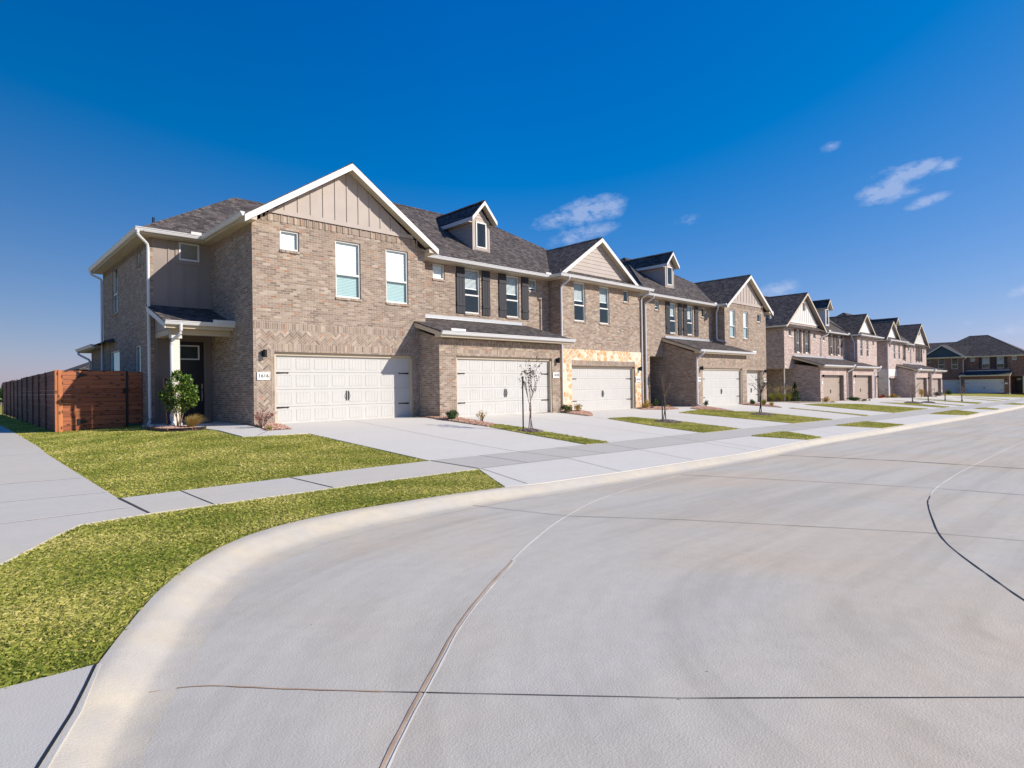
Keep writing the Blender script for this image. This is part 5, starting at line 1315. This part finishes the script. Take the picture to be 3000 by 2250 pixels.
granules('pebbles', 'pinkish river pebbles in the planting beds', MT['pebble'], [(bedA,.05),(bedR,.03),(bedB,.03),(bedC,.03),(bedC2,.03),(bedD,.02),(bedE,.02)], 700, .028, .05)
def ring(x, y, rx, ry, n=18): return [(x+rx*math.cos(2*math.pi*i/n)*random.uniform(.85,1.15), y+ry*math.sin(2*math.pi*i/n)*random.uniform(.85,1.15)) for i in range(n)]
granules('mulch', 'grey brown bark mulch rings around the young trees', MT['mulch'], [(ring(12.25,12.2,.38,.4),.07),(ring(19.6,12.25,.6,.5),.08),(ring(28.6,12.65,.75,.5),.08),(ring(59.6,13.4,1.2,.6),.1),(ring(62.5,12.95,.9,.5),.1)], 1100, .03, .04)
# steel edging of the porch bed
eb = MB()
for a, b in zip(bedA[:6], bedA[1:6]):
    za, zb = float(lawnz(*a)), float(lawnz(*b))
    eb.face([(a[0],a[1],za), (b[0],b[1],zb), (b[0],b[1],zb+.1), (a[0],a[1],za+.1)])
tag(eb.build('bed_edging', MT['black']), 'dark curved steel edging around the pebble bed by the porch', 'edging')
# ------------------------------------------------------------------ wooden fence
fe = thing('wooden_fence', 'brown cedar privacy fence of horizontal boards with a gate beside the end townhouse', 'fence', (2.4,22.6,-1.15))
def ln(x, y): return float(lawnz(x, y))
ys = [22.66,24.9,26.95,29.05,31.3,33.6,35.9,38.0,40.2,43.0,46.2]
for a, b in zip(ys, ys[1:]):
    m = MB(); zb = ln(2.36,(a+b)/2)+.03
    k = zb; top = .70+random.uniform(-.02,.02)
    while k < top-.02:
        m.box(FS, 2.36+random.uniform(0,.008), 2.39, a+.01, b-.01, k, min(k+.136, top)); k += .14
    m.build('board_panel', MT['fence_side'], fe)
for y in ys[1:]:
    m = MB(); m.box(FS, 2.318, 2.352, y-.045, y+.045, ln(2.36,y), .71); m.build('post', MT['fence_side'], fe)
m = MB(); m.box(FS, 2.34, 2.43, 22.52, 22.64, -1.2, .72); m.box(FS, 2.435, 2.53, 22.535, 22.64, -1.2, .715); m.build('post', MT['post'], fe)
def boards(F, u0, u1, d, z0, z1):
    m = MB(); k = z0
    while k < z1-.02:
        m.box(F, u0, u1, d+random.uniform(0,.006), d+.025, k, min(k+.136, z1)); k += .14
    return m
boards(FS, 2.535, 2.925, 22.56, -1.14, .71).build('board_panel', MT['fence'], fe)
gt = boards(FS, 2.935, 4.165, 22.56, -1.1, .71).build('gate', MT['fence'], fe)
boards(FS, 4.245, 4.64, 22.565, -1.0, .70).build('board_panel', MT['fence'], fe)
m = MB(); m.box(FS, 4.175, 4.235, 22.555, 22.62, -1.1, .71); m.build('post', MT['black'], fe)
for zz in (.57, -.88):
    m = MB()
    m.prism([(2.885,22.545,zz-.1),(2.93,22.545,zz-.1),(2.98,22.545,zz-.06),(3.16,22.545,zz-.012),(3.16,22.545,zz+.012),(2.98,22.545,zz+.06),(2.93,22.545,zz+.1),(2.885,22.545,zz+.1)], (0,.012,0))
    m.build('strap_hinge', MT['black'], gt)
m = MB(); m.box(FS, 4.1, 4.17, 22.53, 22.555, -.02, .14); m.tube([(4.12,22.53,.0),(4.12,22.49,.02),(4.12,22.49,.1),(4.12,22.53,.12)], .01, 6); m.box(FS, 4.17, 4.3, 22.54, 22.554, .05, .08); m.build('latch', MT['black'], gt)

# ------------------------------------------------------------------ porch things
hs = thing('porch_sign', 'tall dark wooden porch sign with white letters HOME leaning beside the front door', 'sign', (4.98,20.9,-.98))
m = MB(); m.prism([(4.93,20.72,-1.0),(5.17,20.72,-1.0),(5.17,21.1,.42),(4.93,21.1,.42)], (0,.03,.008)); bo = m.build('board', MT['door'], hs)
m = MB()
for xx in (4.9, 5.172): m.prism([(xx,20.71,-1.0),(xx+.03,20.71,-1.0),(xx+.03,21.095,.44),(xx,21.095,.44)], (0,.04,.01))
m.build('board_frame', MT['post'], hs)
for i, chh in enumerate('HOME'):
    cu = bpy.data.curves.new('letter_curve', 'FONT'); cu.body = chh; cu.align_x = 'CENTER'; cu.align_y = 'CENTER'; cu.size = .3; cu.offset = .006; cu.extrude = .003
    to = bpy.data.objects.new('letter_tmp', cu); COL.objects.link(to)
    me = bpy.data.meshes.new_from_object(to.evaluated_get(bpy.context.evaluated_depsgraph_get()))
    bpy.data.objects.remove(to); bpy.data.curves.remove(cu)
    t = .14+(3-i)*.24
    for v_ in me.vertices:
        s_ = t+v_.co.y/1.47
        v_.co = Vector((5.05+v_.co.x*.85, 20.713+.38*s_-v_.co.z, -1.0+1.42*s_))
    me.materials.clear(); me.materials.append(MT['white'])
    o = bpy.data.objects.new('letter', me); COL.objects.link(o); attach(o, hs)
m = MB(); m.box(FS, 5.55, 6.2, 20.6, 21.05, -1.0, -.985); tag(m.build('doormat', MT['black']), 'dark doormat on the porch floor before the black front door', 'doormat')
m = MB(); m.box(FS, 4.36, 4.62, 20.7, 21.3, -1.1, -1.05); m.box(FS, 4.36, 4.39, 20.7, 21.3, -1.05, -1.0); m.box(FS, 4.59, 4.62, 20.7, 21.3, -1.05, -1.0); tag(m.build('splash_block', MT['found']), 'small concrete splash block under the left corner downspout', 'splash block')
def boulder(loc, r, label, mat='found'):
    bm = bmesh.new(); bmesh.ops.create_icosphere(bm, subdivisions=2, radius=r)
    for v_ in bm.verts:
        k = 1+random.uniform(-.14,.14); v_.co = Vector((v_.co.x*k, v_.co.y*k, v_.co.z*k*.75))
    me = bpy.data.meshes.new('boulder'); bm.to_mesh(me); bm.free(); me.materials.append(MT[mat])
    o = bpy.data.objects.new('boulder', me); COL.objects.link(o); o.location = loc; tag(o, label, 'boulder')
boulder((4.33,20.0,-1.0), .09, 'small pale boulder at the left end of the porch pebble bed')
boulder((26.06,17.2,-1.15), .1, 'round grey boulder beside the yellow shrub at the flagstone garage', 'mulchgrey')
boulder((57.3,16.6,-1.58), .09, 'small dark boulder between the two tan garages', 'mulchgrey'); boulder((58.7,16.5,-1.6), .08, 'lone dark boulder in front of the second tan garage', 'mulchgrey')

# ------------------------------------------------------------------ plants
def leaves(pts, size, rnd, long=1.6, droop=0., flat=.0):
    """four-cornered leaves at pts (n,3)"""
    n = len(pts)
    a = rng.normal(size=(n,3)); a[:,2] -= droop; a /= np.linalg.norm(a, axis=1)[:,None]
    b = rng.normal(size=(n,3)); b -= (b*a).sum(1)[:,None]*a; b /= np.linalg.norm(b, axis=1)[:,None]
    s = size*rng.uniform(.6, 1.3, n)[:,None]
    p = np.stack([pts, pts+a*s*long*.5+b*s*.45, pts+a*s*long, pts+a*s*long*.5-b*s*.45], 1).reshape(-1,3)
    i = np.arange(n)*4
    T = np.stack([i,i+1,i+2,i,i+2,i+3],1).reshape(-1,3)
    return p, T, np.repeat(rnd, 4)
def blob(n, w, h, lumps=9, hollow=.55, shape=1.):
    """points spread in lumpy clumps inside an ellipsoid crown of width w and height h (base at 0)"""
    out = []
    cs = []
    for _ in range(lumps):
        d = rng.normal(size=3); d /= np.linalg.norm(d); r = rng.uniform(.35,.75)
        cs.append((d*r*np.array([w/2,w/2,h/2])+np.array([0,0,h/2]), rng.uniform(.3,.5)))
    for c, k in cs:
        m = n//lumps
        d = rng.normal(size=(m,3)); d /= np.linalg.norm(d, axis=1)[:,None]
        r = k*(hollow+(1-hollow)*rng.uniform(0,1,m)**.5)[:,None]
        out.append(c+d*r*np.array([w/2,w/2,h/2])*shape)
    p = np.concatenate(out); p[:,2] = np.abs(p[:,2])
    return p
def shrub(label, x, y, w, h, mat, n=700, leaf=.035, stems=7, bark='barkdark', lumps=9, group=None, name='shrub', shape=1., upright=False, z=None):
    z = ln(x, y)+.03 if z is None else z
    t = thing(name, label, 'shrub', (x, y, z), group)
    m = MB(); tips = []
    for i in range(stems):
        a = random.uniform(0, 6.28); r = w*.42*random.uniform(.3,1); hh = h*random.uniform(.6,.98)
        p1 = Vector((x+math.cos(a)*r*.4, y+math.sin(a)*r*.4, z+hh*.5)); p2 = Vector((x+math.cos(a)*r, y+math.sin(a)*r, z+hh))
        m.tube([(x+math.cos(a)*.03, y+math.sin(a)*.03, z-.03), p1, p2], [.009,.007,.003], 4); tips.append((p1, p2))
    m.build('stems', MT[bark], t)
    if upright:
        q = []
        for p1, p2 in tips:
            k = max(4, n//stems); s = rng.uniform(0,1,k)[:,None]
            q.append(np.array(p1)+(np.array(p2)-np.array(p1))*s+rng.normal(0,.028,(k,3)))
        p = np.concatenate(q)
    else: p = blob(n, w, h, lumps, shape=shape)+np.array([x,y,z])
    V, T, c = leaves(p, leaf, np.clip(rng.normal(.5,.28,len(p)),0,1))
    fastmesh('foliage', V, T, c, MT[mat], None, t)
    return t
def tuft(label, x, y, w, h, mat, n=350, plumes=0, group=None, lean=(0,0), z=None):
    z = ln(x, y)+.03 if z is None else z
    t = thing('ornamental_grass', label, 'ornamental grass', (x, y, z), group)
    V, T, C_ = [], [], []
    a = rng.uniform(0,6.28,n); rr = rng.uniform(0,1,n)**.6*w*.5; hh = h*rng.uniform(.5,1.05,n); b0 = rng.uniform(0,.06,n)
    for i in range(n):
        ca, sa = math.cos(a[i]), math.sin(a[i]); w_ = .005+.002*(w > .5)+ (.006 if x > 30 else 0)
        P0 = np.array([x+ca*b0[i], y+sa*b0[i], z]); sd = np.array([-sa,ca,0])*w_
        k = len(V)
        for s in (0,.4,.75,1.):
            f = np.array([ca*rr[i]*s**1.6+lean[0]*h*s*s, sa*rr[i]*s**1.6+lean[1]*h*s*s, hh[i]*(s-.28*s*s*s*(rr[i]/(w*.5)))])
            q = P0+f; V += [q-sd*(1-s*.85), q+sd*(1-s*.85)]
        for j in range(3):
            m_ = k+2*j; T += [(m_,m_+1,m_+3),(m_,m_+3,m_+2)]
        C_ += [min(1,max(0,random.gauss(.5,.25)))]*8
    fastmesh('grass_leaves', np.array(V), np.array(T), np.array(C_), MT[mat], None, t)
    if plumes:
        m = MB(); pts = []
        for i in range(plumes):
            aa = random.uniform(0,6.28); r = w*random.uniform(.2,.75); hp = h*random.uniform(1.0,1.6)
            tip = Vector((x+math.cos(aa)*r, y+math.sin(aa)*r, z+hp))
            m.tube([(x,y,z+.1), (x+math.cos(aa)*r*.4, y+math.sin(aa)*r*.4, z+hp*.6), tip], [.006,.006,.004], 3)
            k = 40; s = rng.uniform(0,1,k)[:,None]
            pts.append(np.array(tip)+s*np.array([math.cos(aa)*.12,math.sin(aa)*.12,.02])-np.array([0,0,.25])*(1-s)+rng.normal(0,.035,(k,3)))
        m.build('flower_stalks', MT['bark'], t)
        V2, T2, c2 = leaves(np.concatenate(pts), .02, rng.uniform(.3,1,len(pts)*40)); fastmesh('plumes', V2, T2, c2, MT['straw'], None, t)
    return t
def young_tree(label, x, y, h, w, stems, leafmat_, nleaf, leaf, bark, group, first=.25, trunk_r=.014, fork=.4, spread=1.):
    z = ln(x, y)+.03
    t = thing('young_tree', label, 'tree', (x, y, z), group)
    m = MB(); tips = []
    def grow(p, d, l, r, lev):
        n = 3; path = [p]; q = Vector(p); dd = Vector(d)
        for i in range(n):
            dd = (dd+Vector((random.uniform(-.12,.12), random.uniform(-.12,.12), .06))).normalized(); q = q+dd*(l/n); path.append(q.copy())
        m.tube(path, [r, r*.85, r*.7, r*.5], 5 if lev < 2 else 3, cap=False)
        if lev >= 3 or l < .12: tips.append((path[1], path[-1])); return
        for k in range(random.choice((2,3,3)) if lev else 3):
            s = random.randint(1, n)
            a = random.uniform(0, 6.28)
            nd = (dd+Vector((math.cos(a), math.sin(a), random.uniform(-.1,.5)))*fork*random.uniform(.6,1.3)*spread).normalized()
            grow(path[s], nd, l*random.uniform(.55,.8), r*.58, lev+1)
        tips.append((path[2], path[-1]))
    for i in range(stems):
        a = 6.28*i/stems+random.uniform(-.4,.4); o = .05 if stems > 1 else 0
        b = Vector((x+math.cos(a)*o*1.5, y+math.sin(a)*o*1.5, z-.04)); k = Vector((x+math.cos(a+2.4)*o*.6, y+math.sin(a+2.4)*o*.6, z+h*first))
        m.tube([b, (b+k)/2, k], [trunk_r, trunk_r*.9, trunk_r*.8], 6)
        lean = Vector((math.cos(a)*.18*spread, math.sin(a)*.18*spread, 1)).normalized()
        grow(k, lean, h*(.42), trunk_r*.75, 0)
    # keep inside the height
    zmax = max(v_[2] for v_ in m.v)-z; zb = z+h*first
    s_ = (h-h*first)/max(.1, (zmax-h*first))
    rx = sorted(math.hypot(v_[0]-x, v_[1]-y) for v_ in m.v)[int(len(m.v)*.97)]; sx = (w/2)/max(.05, rx)
    def fix(v_):
        v_ = Vector(v_)
        if v_.z > zb: k = min(1, (v_.z-zb)/.3); v_ = Vector((x+(v_.x-x)*(1+(sx-1)*k), y+(v_.y-y)*(1+(sx-1)*k), zb+(v_.z-zb)*s_))
        return v_
    m.v = [tuple(fix(q)) for q in m.v]
    m.build('trunk', MT[bark], t)
    if nleaf:
        tp = [(fix(a_), fix(b_)) for a_, b_ in tips]; pts = []
        for i in range(nleaf):
            a_, b_ = random.choice(tp); s = random.random(); pts.append(a_+(b_-a_)*s+Vector((random.gauss(0,.015), random.gauss(0,.015), random.gauss(0,.015))))
        V, T, c = leaves(np.array(pts), leaf, rng.uniform(0,1,len(pts)), 1.5, .2); fastmesh('crown', V, T, c, MT[leafmat_], None, t)
    return t
def stake(label, x, y, h, r=.016):
    m = MB(); z = ln(x, y)
    m.box(FS, x-r, x+r, y-.006, y+.006, z-.1, z+h); m.box(FS, x-.006, x+.006, y+.007, y+.03, z-.1, z+h); m.box(FS, x-r-.004, x+r+.004, y-.02, y-.008, z+h*.86, z+h)
    tag(m.build('stake', [MT['stake']]), label, 'stake')
MT['stake'] = plain('dark_green_metal', (26,34,30), .5, .1, 6)
for o in bpy.data.objects:
    pass
TG, SG, OG = 'young trees in front of the townhouses', 'shrubs along the townhouse fronts', 'ornamental grasses along the townhouse fronts'
random.seed(21)
young_tree('bare young tree with small dark purple leaves and a black stake in front of 1620', 12.41, 12.36, 2.28, 1.05, 3, 'purple', 420, .034, 'bark', TG, .3, .016, .42)
stake('black metal stake left of the purple leaved tree', 12.27, 12.52, 1.62)
random.seed(33)
young_tree('leafless twiggy young tree in the grass island before the flagstone garage', 19.71, 12.45, 2.15, .95, 3, None, 0, .03, 'bark', TG, .32, .017, .5, 1.2)
stake('dark green stake tied to the leafless twiggy tree', 19.62, 12.5, .98, .022)
random.seed(45)
young_tree('young tree with dark stem and sparse dark leaves before the narrow white garage', 28.78, 12.83, 2.1, 1.15, 3, 'purple', 200, .036, 'barkdark', TG, .4, .024, .5)
for i, (x, y, h, w, lb, nl) in enumerate(((59.6,13.5,1.95,1.35,'small bare pale tree in the mulch ring beyond the tan garages',0),(62.6,13.0,1.3,1.2,'low bare pale tree with forked stems right of the larger bare tree',0),(69.6,13.1,1.75,1.0,'thin bare pale tree in front of the last tan garage',0),(72.0,12.2,1.9,1.1,'rightmost bare pale tree in front of the street end houses',0))):
    random.seed(60+i); young_tree(lb, x, y, h, w, 3, None, nl, .05, 'bark', TG, .2, .034, .6, 1.5)
# small evergreen tree at the porch
random.seed(5)
pt = thing('small_tree', 'small glossy green leafy tree in the pebble bed before the porch post', 'tree', (4.86,19.2,-1.02), None)
m = MB()
for i in range(5):
    a = 6.28*i/5; m.tube([(4.86+.04*math.cos(a),19.2+.04*math.sin(a),-1.06),(4.86+.07*math.cos(a+1),19.2+.07*math.sin(a+1),-.75),(4.86+.2*math.cos(a+.5),19.2+.2*math.sin(a+.5),-.35),(4.86+.34*math.cos(a+.3),19.2+.34*math.sin(a+.3),.15)], [.018,.015,.011,.006], 6)
m.build('trunk', MT['bark'], pt)
cl = []
for cx, cz, r, k in ((-.32,-.16,.2,200),(-.42,-.08,.15,110),(-.22,-.42,.16,110),(.02,-.1,.3,330),(.3,-.05,.24,210),(.36,-.3,.17,110),(-.05,.22,.26,240),(.18,.3,.2,170),(-.02,.5,.12,100),(.05,-.42,.22,150),(.42,.08,.13,70),(-.28,.12,.13,80),(.28,.4,.1,50),(.5,-.2,.08,40),(-.12,.52,.06,30)):
    d = rng.normal(size=(k*2,3)); d /= np.linalg.norm(d,axis=1)[:,None]
    cl.append(np.array([4.86+cx*.72, 19.2-cx*.7+rng.normal(0,.05), cz])+d*(r*(.45+.55*rng.uniform(0,1,(k*2,1))**.5)))
cl = np.concatenate(cl); V, T, c = leaves(cl, .042, np.clip(rng.normal(.42,.3,len(cl)),0,1), 1.7); fastmesh('crown', V, T, c, MT['green'], None, pt)
tuft('blond feathery grass tuft spilling over the porch pebble bed', 5.0, 18.62, .62, .46, 'straw', 700, lean=(.3,-.15))
shrub('red leaved barberry shrub at the corner of the 1616 garage', 6.3, 16.75, .98, .5, 'red', 420, .026, 16, 'barkdark', upright=True, group=SG)
tuft('short green grass clump in front of the red barberry', 6.25, 16.08, .24, .15, 'tuft', 120)
shrub('round dark green boxwood at the brick corner left of garage 1620', 12.25, 15.85, .52, .36, 'boxwood', 1500, .026, 6, lumps=14, group=SG)
shrub('sparse brownish green shrub in the pebbles left of garage 1620', 12.86, 15.1, .46, .36, 'yellow', 160, .03, 9, upright=True, group=SG)
shrub('dense dark green shrub at the left foot of the flagstone pillar', 18.7, 16.5, .55, .37, 'boxwood', 1000, .03, 6, group=SG)
shrub('yellow nandina beside the green shrub at the flagstone pillar', 19.45, 16.5, .46, .44, 'yellow', 330, .036, 9, group=SG)
shrub('golden yellow shrub right of the flagstone garage', 25.9, 17.5, .7, .48, 'yellow', 520, .042, 9, group=SG)
shrub('dark green shrub inside the shaded entry passage', 28.6, 18.6, .4, .5, 'boxwood', 500, .034, 6, group=SG)
shrub('tiny yellow green plant against the shaded side of the dormer townhouse garage', 28.0, 17.5, .3, .18, 'yellow', 90, .034, 4, group=SG)
shrub('small green shrub at the left foot of garage 1700', 30.69, 16.75, .34, .4, 'boxwood', 380, .034, 5, group=SG)
shrub('round leafy bush before the narrow white garage door', 35.74, 16.4, .42, .42, 'boxwood', 520, .036, 5, group=SG)
tuft('green grass tuft right of the round bush by the narrow garage', 35.98, 15.85, .45, .48, 'tuft', 300, group=OG)
tuft('tan grass tuft in front of the green one by the narrow garage', 36.15, 15.45, .42, .32, 'straw', 260, group=OG)
tuft('tall plumed grass nearest the brown end wall', 43.7, 18.6, 1.0, .78, 'tuft', 420, 12, OG)
tuft('tall plumed grass in the middle of the three beside the entry porch', 44.9, 18.5, 1.1, .8, 'tuft', 420, 14, OG)
tuft('tall plumed grass in front of the thin porch post', 46.3, 18.5, 1.1, .8, 'tuft', 420, 14, OG)
ct = thing('conical_evergreen', 'dark green cone shaped evergreen against the side of the first tan garage', 'tree', (49.1,19.1,-1.52))
n_ = 2600; hh = rng.uniform(0,1,n_); aa = rng.uniform(0,6.28,n_); rad = .36*(1-hh)**.8*(.75+.3*rng.uniform(0,1,n_))*(1+.2*np.sin(hh*40+aa*3))
p_ = np.stack([49.1+np.cos(aa)*rad, 19.1+np.sin(aa)*rad, -1.5+.06+hh*1.42],1)
V, T, c = leaves(p_, .05, np.clip(rng.normal(.35,.25,n_),0,1)); fastmesh('crown', V, T, c, MT['boxwood'], None, ct)
m = MB(); m.tube([(49.1,19.1,-1.6),(49.1,19.1,-.3)], [.03,.01], 6); m.build('trunk', MT['barkdark'], ct)
shrub('yellow orange shrub at the left foot of the first tan garage', 50.2, 17.25, .7, .6, 'yellow', 420, .05, 8, group=SG, z=-1.68)
shrub('low pale green plant right of the yellow orange shrub', 51.0, 16.9, .5, .26, 'tuft', 160, .05, 5, group=SG, z=-1.72)
shrub('wide dark green shrub between the first two tan garages', 56.4, 17.0, 1.15, .32, 'boxwood', 900, .05, 8, group=SG)
shrub('tiny green clump right of the wide dark shrub', 57.5, 16.5, .36, .2, 'tuft', 120, .05, 4, group=SG)
shrub('bright scarlet shrub at the corner before the white stone townhouse', 68.2, 18.2, .55, .4, 'scarlet', 400, .055, 6, group=SG, z=-1.82)
shrub('smaller scarlet shrub behind the bright scarlet one', 70.3, 18.5, .4, .3, 'scarlet', 260, .055, 5, group=SG)
shrub('small green shrub between the scarlet shrubs and the yellow one', 71.2, 18.3, .42, .3, 'tuft', 200, .055, 5, group=SG)
shrub('golden shrub before the white stone garage', 72.2, 18.1, .62, .56, 'yellow', 360, .06, 6, group=SG, z=-1.82)
tuft('tan grass tuft right of the golden shrub', 72.4, 17.6, .6, .42, 'straw', 220, 0, OG, z=-1.86)
shrub('upright olive shrub against the tan garage with the small dormer above', 77.8, 16.8, .7, 1.1, 'yellow', 420, .06, 7, group=SG, z=-1.93)
shrub('grey green mounded shrub hiding the foot of the last tan garage', 84.5, 16.8, 1.4, .75, 'lavender', 1200, .06, 9, group=SG)
shrub('dark bush at the foot of the street end houses', 104, 19.2, .95, .7, 'boxwood', 500, .08, 5, group=SG)
# far trees at the left horizon
for i, (x, y, w_, h_) in enumerate(((5.3,118,2.6,2.4),(4.3,126,4,2.1),(5.9,124,2.2,2.8))):
    t = thing('distant_tree', ('round green tree on the far horizon beyond the fence','low green tree at the left end of the horizon','wide green tree behind the fence on the horizon')[i], 'tree', (x,y,-1.5), 'distant trees on the horizon')
    p_ = blob(900, w_, h_, 12)+np.array([x,y,-1.2]); V, T, c = leaves(p_, .3, np.clip(rng.normal(.5,.25,len(p_)),0,1)); fastmesh('crown', V, T, c, MT['boxwood'], None, t)
    m = MB(); m.tube([(x,y,-1.9),(x,y,1)], [.2,.1], 6); m.build('trunk', MT['barkdark'], t)

# ------------------------------------------------------------------ light, sky, camera
sd = Vector((.69,-1,.73)).normalized()
sun = bpy.data.lights.new('sun', 'SUN'); sun.energy = SUN_E; sun.angle = R(.53); sun.color = (1, .925, .83)
so_ = bpy.data.objects.new('sun', sun); COL.objects.link(so_); so_.rotation_euler = sd.to_track_quat('Z', 'Y').to_euler(); so_.location = (30,-40,40)
W = bpy.data.worlds.new('World'); S.world = W; W.use_nodes = True; nt = W.node_tree
bg = nt.nodes['Background']
sky = N(nt, 'ShaderNodeTexSky', sky_type='NISHITA'); sky.sun_disc = False
sky.sun_elevation = math.asin(sd.z); sky.sun_rotation = math.atan2(sd.x, sd.y)
sky.air_density = 1.0; sky.dust_density = .35; sky.ozone_density = 3.
hs_ = N(nt, 'ShaderNodeHueSaturation'); hs_.inputs['Saturation'].default_value = SKY_SAT; hs_.inputs['Value'].default_value = 1.; hs_.inputs['Hue'].default_value = .5
sp = N(nt, 'ShaderNodeSeparateColor'); L(nt, sky.outputs[0], sp.inputs[0])
K = .1
def chan(i, g, p, o):
    x = M(nt, 'MULTIPLY', M(nt, 'MAXIMUM', M(nt, 'SUBTRACT', sp.outputs[i], o/K), 0.), K)
    return M(nt, 'MULTIPLY', M(nt, 'POWER', x, p), g/K)
cb_ = N(nt, 'ShaderNodeCombineColor')
for i, q in enumerate(((1.05,1.,.13),(.76,.97,0.),(.9,.52,0.))): L(nt, chan(i, *q), cb_.inputs[i])
L(nt, cb_.outputs[0], hs_.inputs['Color'])
tc = N(nt, 'ShaderNodeTexCoord'); dirv = tc.outputs['Generated']
def vdot(a, b):
    n = N(nt, 'ShaderNodeVectorMath', operation='DOT_PRODUCT'); L(nt, a, n.inputs[0]); n.inputs[1].default_value = b; return n.outputs['Value']
CL = [[0.7443,0.6066,0.2794,0.0518,0.0175,0.9],[0.7668,0.5764,0.2824,0.0217,0.0152,0.8],[0.7179,0.6416,0.2701,0.044,0.0121,0.6],[0.7443,0.6216,0.2442,0.0469,0.0132,0.6],[0.7636,0.5949,0.2509,0.0329,0.0088,0.5],[0.9349,0.2406,0.2609,0.0281,0.0122,1],[0.9315,0.2521,0.2621,0.0189,0.0094,0.8],[0.9369,0.2108,0.279,0.0274,0.01,1],[0.9395,0.1921,0.2836,0.0157,0.0072,0.9],[0.9452,0.171,0.2782,0.0177,0.0071,0.6],[0.9511,0.1944,0.2401,0.0228,0.0064,0.8],[0.9416,0.2221,0.2531,0.0278,0.0074,0.5],[0.9297,0.2348,0.2838,0.0232,0.0065,0.35],[0.8971,0.2956,0.3285,0.0143,0.0067,0.4],[0.9142,0.3801,0.1408,0.0285,0.0114,0.7],[0.9911,0.1163,0.0643,0.0263,0.0096,0.55],[0.9888,0.0987,0.1122,0.0215,0.0077,0.5],[0.8377,0.4829,0.2552,0.0239,0.0096,0.3],[0.9846,0.1573,0.0763,0.0181,0.0054,0.25]]
mask = None
mp = N(nt, 'ShaderNodeMapping'); mp.inputs['Scale'].default_value = (1,1,1.9); L(nt, dirv, mp.inputs[0])
cn = noise(nt, 46, mp.outputs[0], 8, .68)
cn2 = noise(nt, 11, mp.outputs[0], 4, .6)
for x, y, z, w_, h_, s_ in CL:
    d = Vector((x,y,z)); r_ = d.cross(Vector((0,0,1))).normalized(); u_ = r_.cross(d)
    u_ = (u_+r_*-.0); r2 = (r_*1.0+u_*.22).normalized(); u2 = (u_-r_*.22).normalized()
    a = M(nt, 'DIVIDE', vdot(dirv, tuple(r2)), w_*1.5); b = M(nt, 'DIVIDE', vdot(dirv, tuple(u2)), h_*1.6)
    q = M(nt, 'SUBTRACT', 1., M(nt, 'SQRT', M(nt, 'ADD', M(nt, 'MULTIPLY', a, a), M(nt, 'MULTIPLY', b, b))))
    q = M(nt, 'MULTIPLY', M(nt, 'MULTIPLY', M(nt, 'MAXIMUM', q, 0.), s_), M(nt, 'GREATER_THAN', vdot(dirv, (x,y,z)), .5))
    mask = q if mask is None else M(nt, 'MAXIMUM', mask, q)
cf = M(nt, 'MULTIPLY', mask, M(nt, 'MULTIPLY_ADD', cn, 3.6, -.9))
cf = M(nt, 'MINIMUM', M(nt, 'MAXIMUM', M(nt, 'SUBTRACT', M(nt, 'MULTIPLY', cf, 1.05), .12), 0.), .5)
side = M(nt, 'MAXIMUM', M(nt, 'MINIMUM', M(nt, 'MULTIPLY_ADD', vdot(dirv, (.57,-.82,0)), .55, 1.15), 1.02), .5)
sk2 = mix(nt, 1., hs_.outputs[0], vec3(nt, side), 'MULTIPLY')
skc = mix(nt, cf, sk2, CLOUD)
L(nt, skc, bg.inputs['Color']); bg.inputs['Strength'].default_value = SKY_E
cam = bpy.data.cameras.new('camera'); cam.sensor_width = 36; cam.lens = 1748.3/3000*36; cam.clip_end = 2000; cam.clip_start = .05
co = bpy.data.objects.new('camera', cam); COL.objects.link(co); S.camera = co
r_ = Vector((0.72666411,-0.68682818,-0.01504398)); u_ = Vector((0.00749187,-0.01397441,0.99987429)); f_ = Vector((0.68695207,0.72668546,0.00500907))
co.matrix_world = Matrix(((r_.x,u_.x,-f_.x,0),(r_.y,u_.y,-f_.y,0),(r_.z,u_.z,-f_.z,0),(0,0,0,1)))
S.view_settings.view_transform = 'Standard'; S.view_settings.look = 'None'; S.view_settings.exposure = EXPO; S.view_settings.gamma = 1
S.cycles.max_bounces = 6; S.cycles.transparent_max_bounces = 8; S.cycles.caustics_reflective = False; S.cycles.caustics_refractive = False
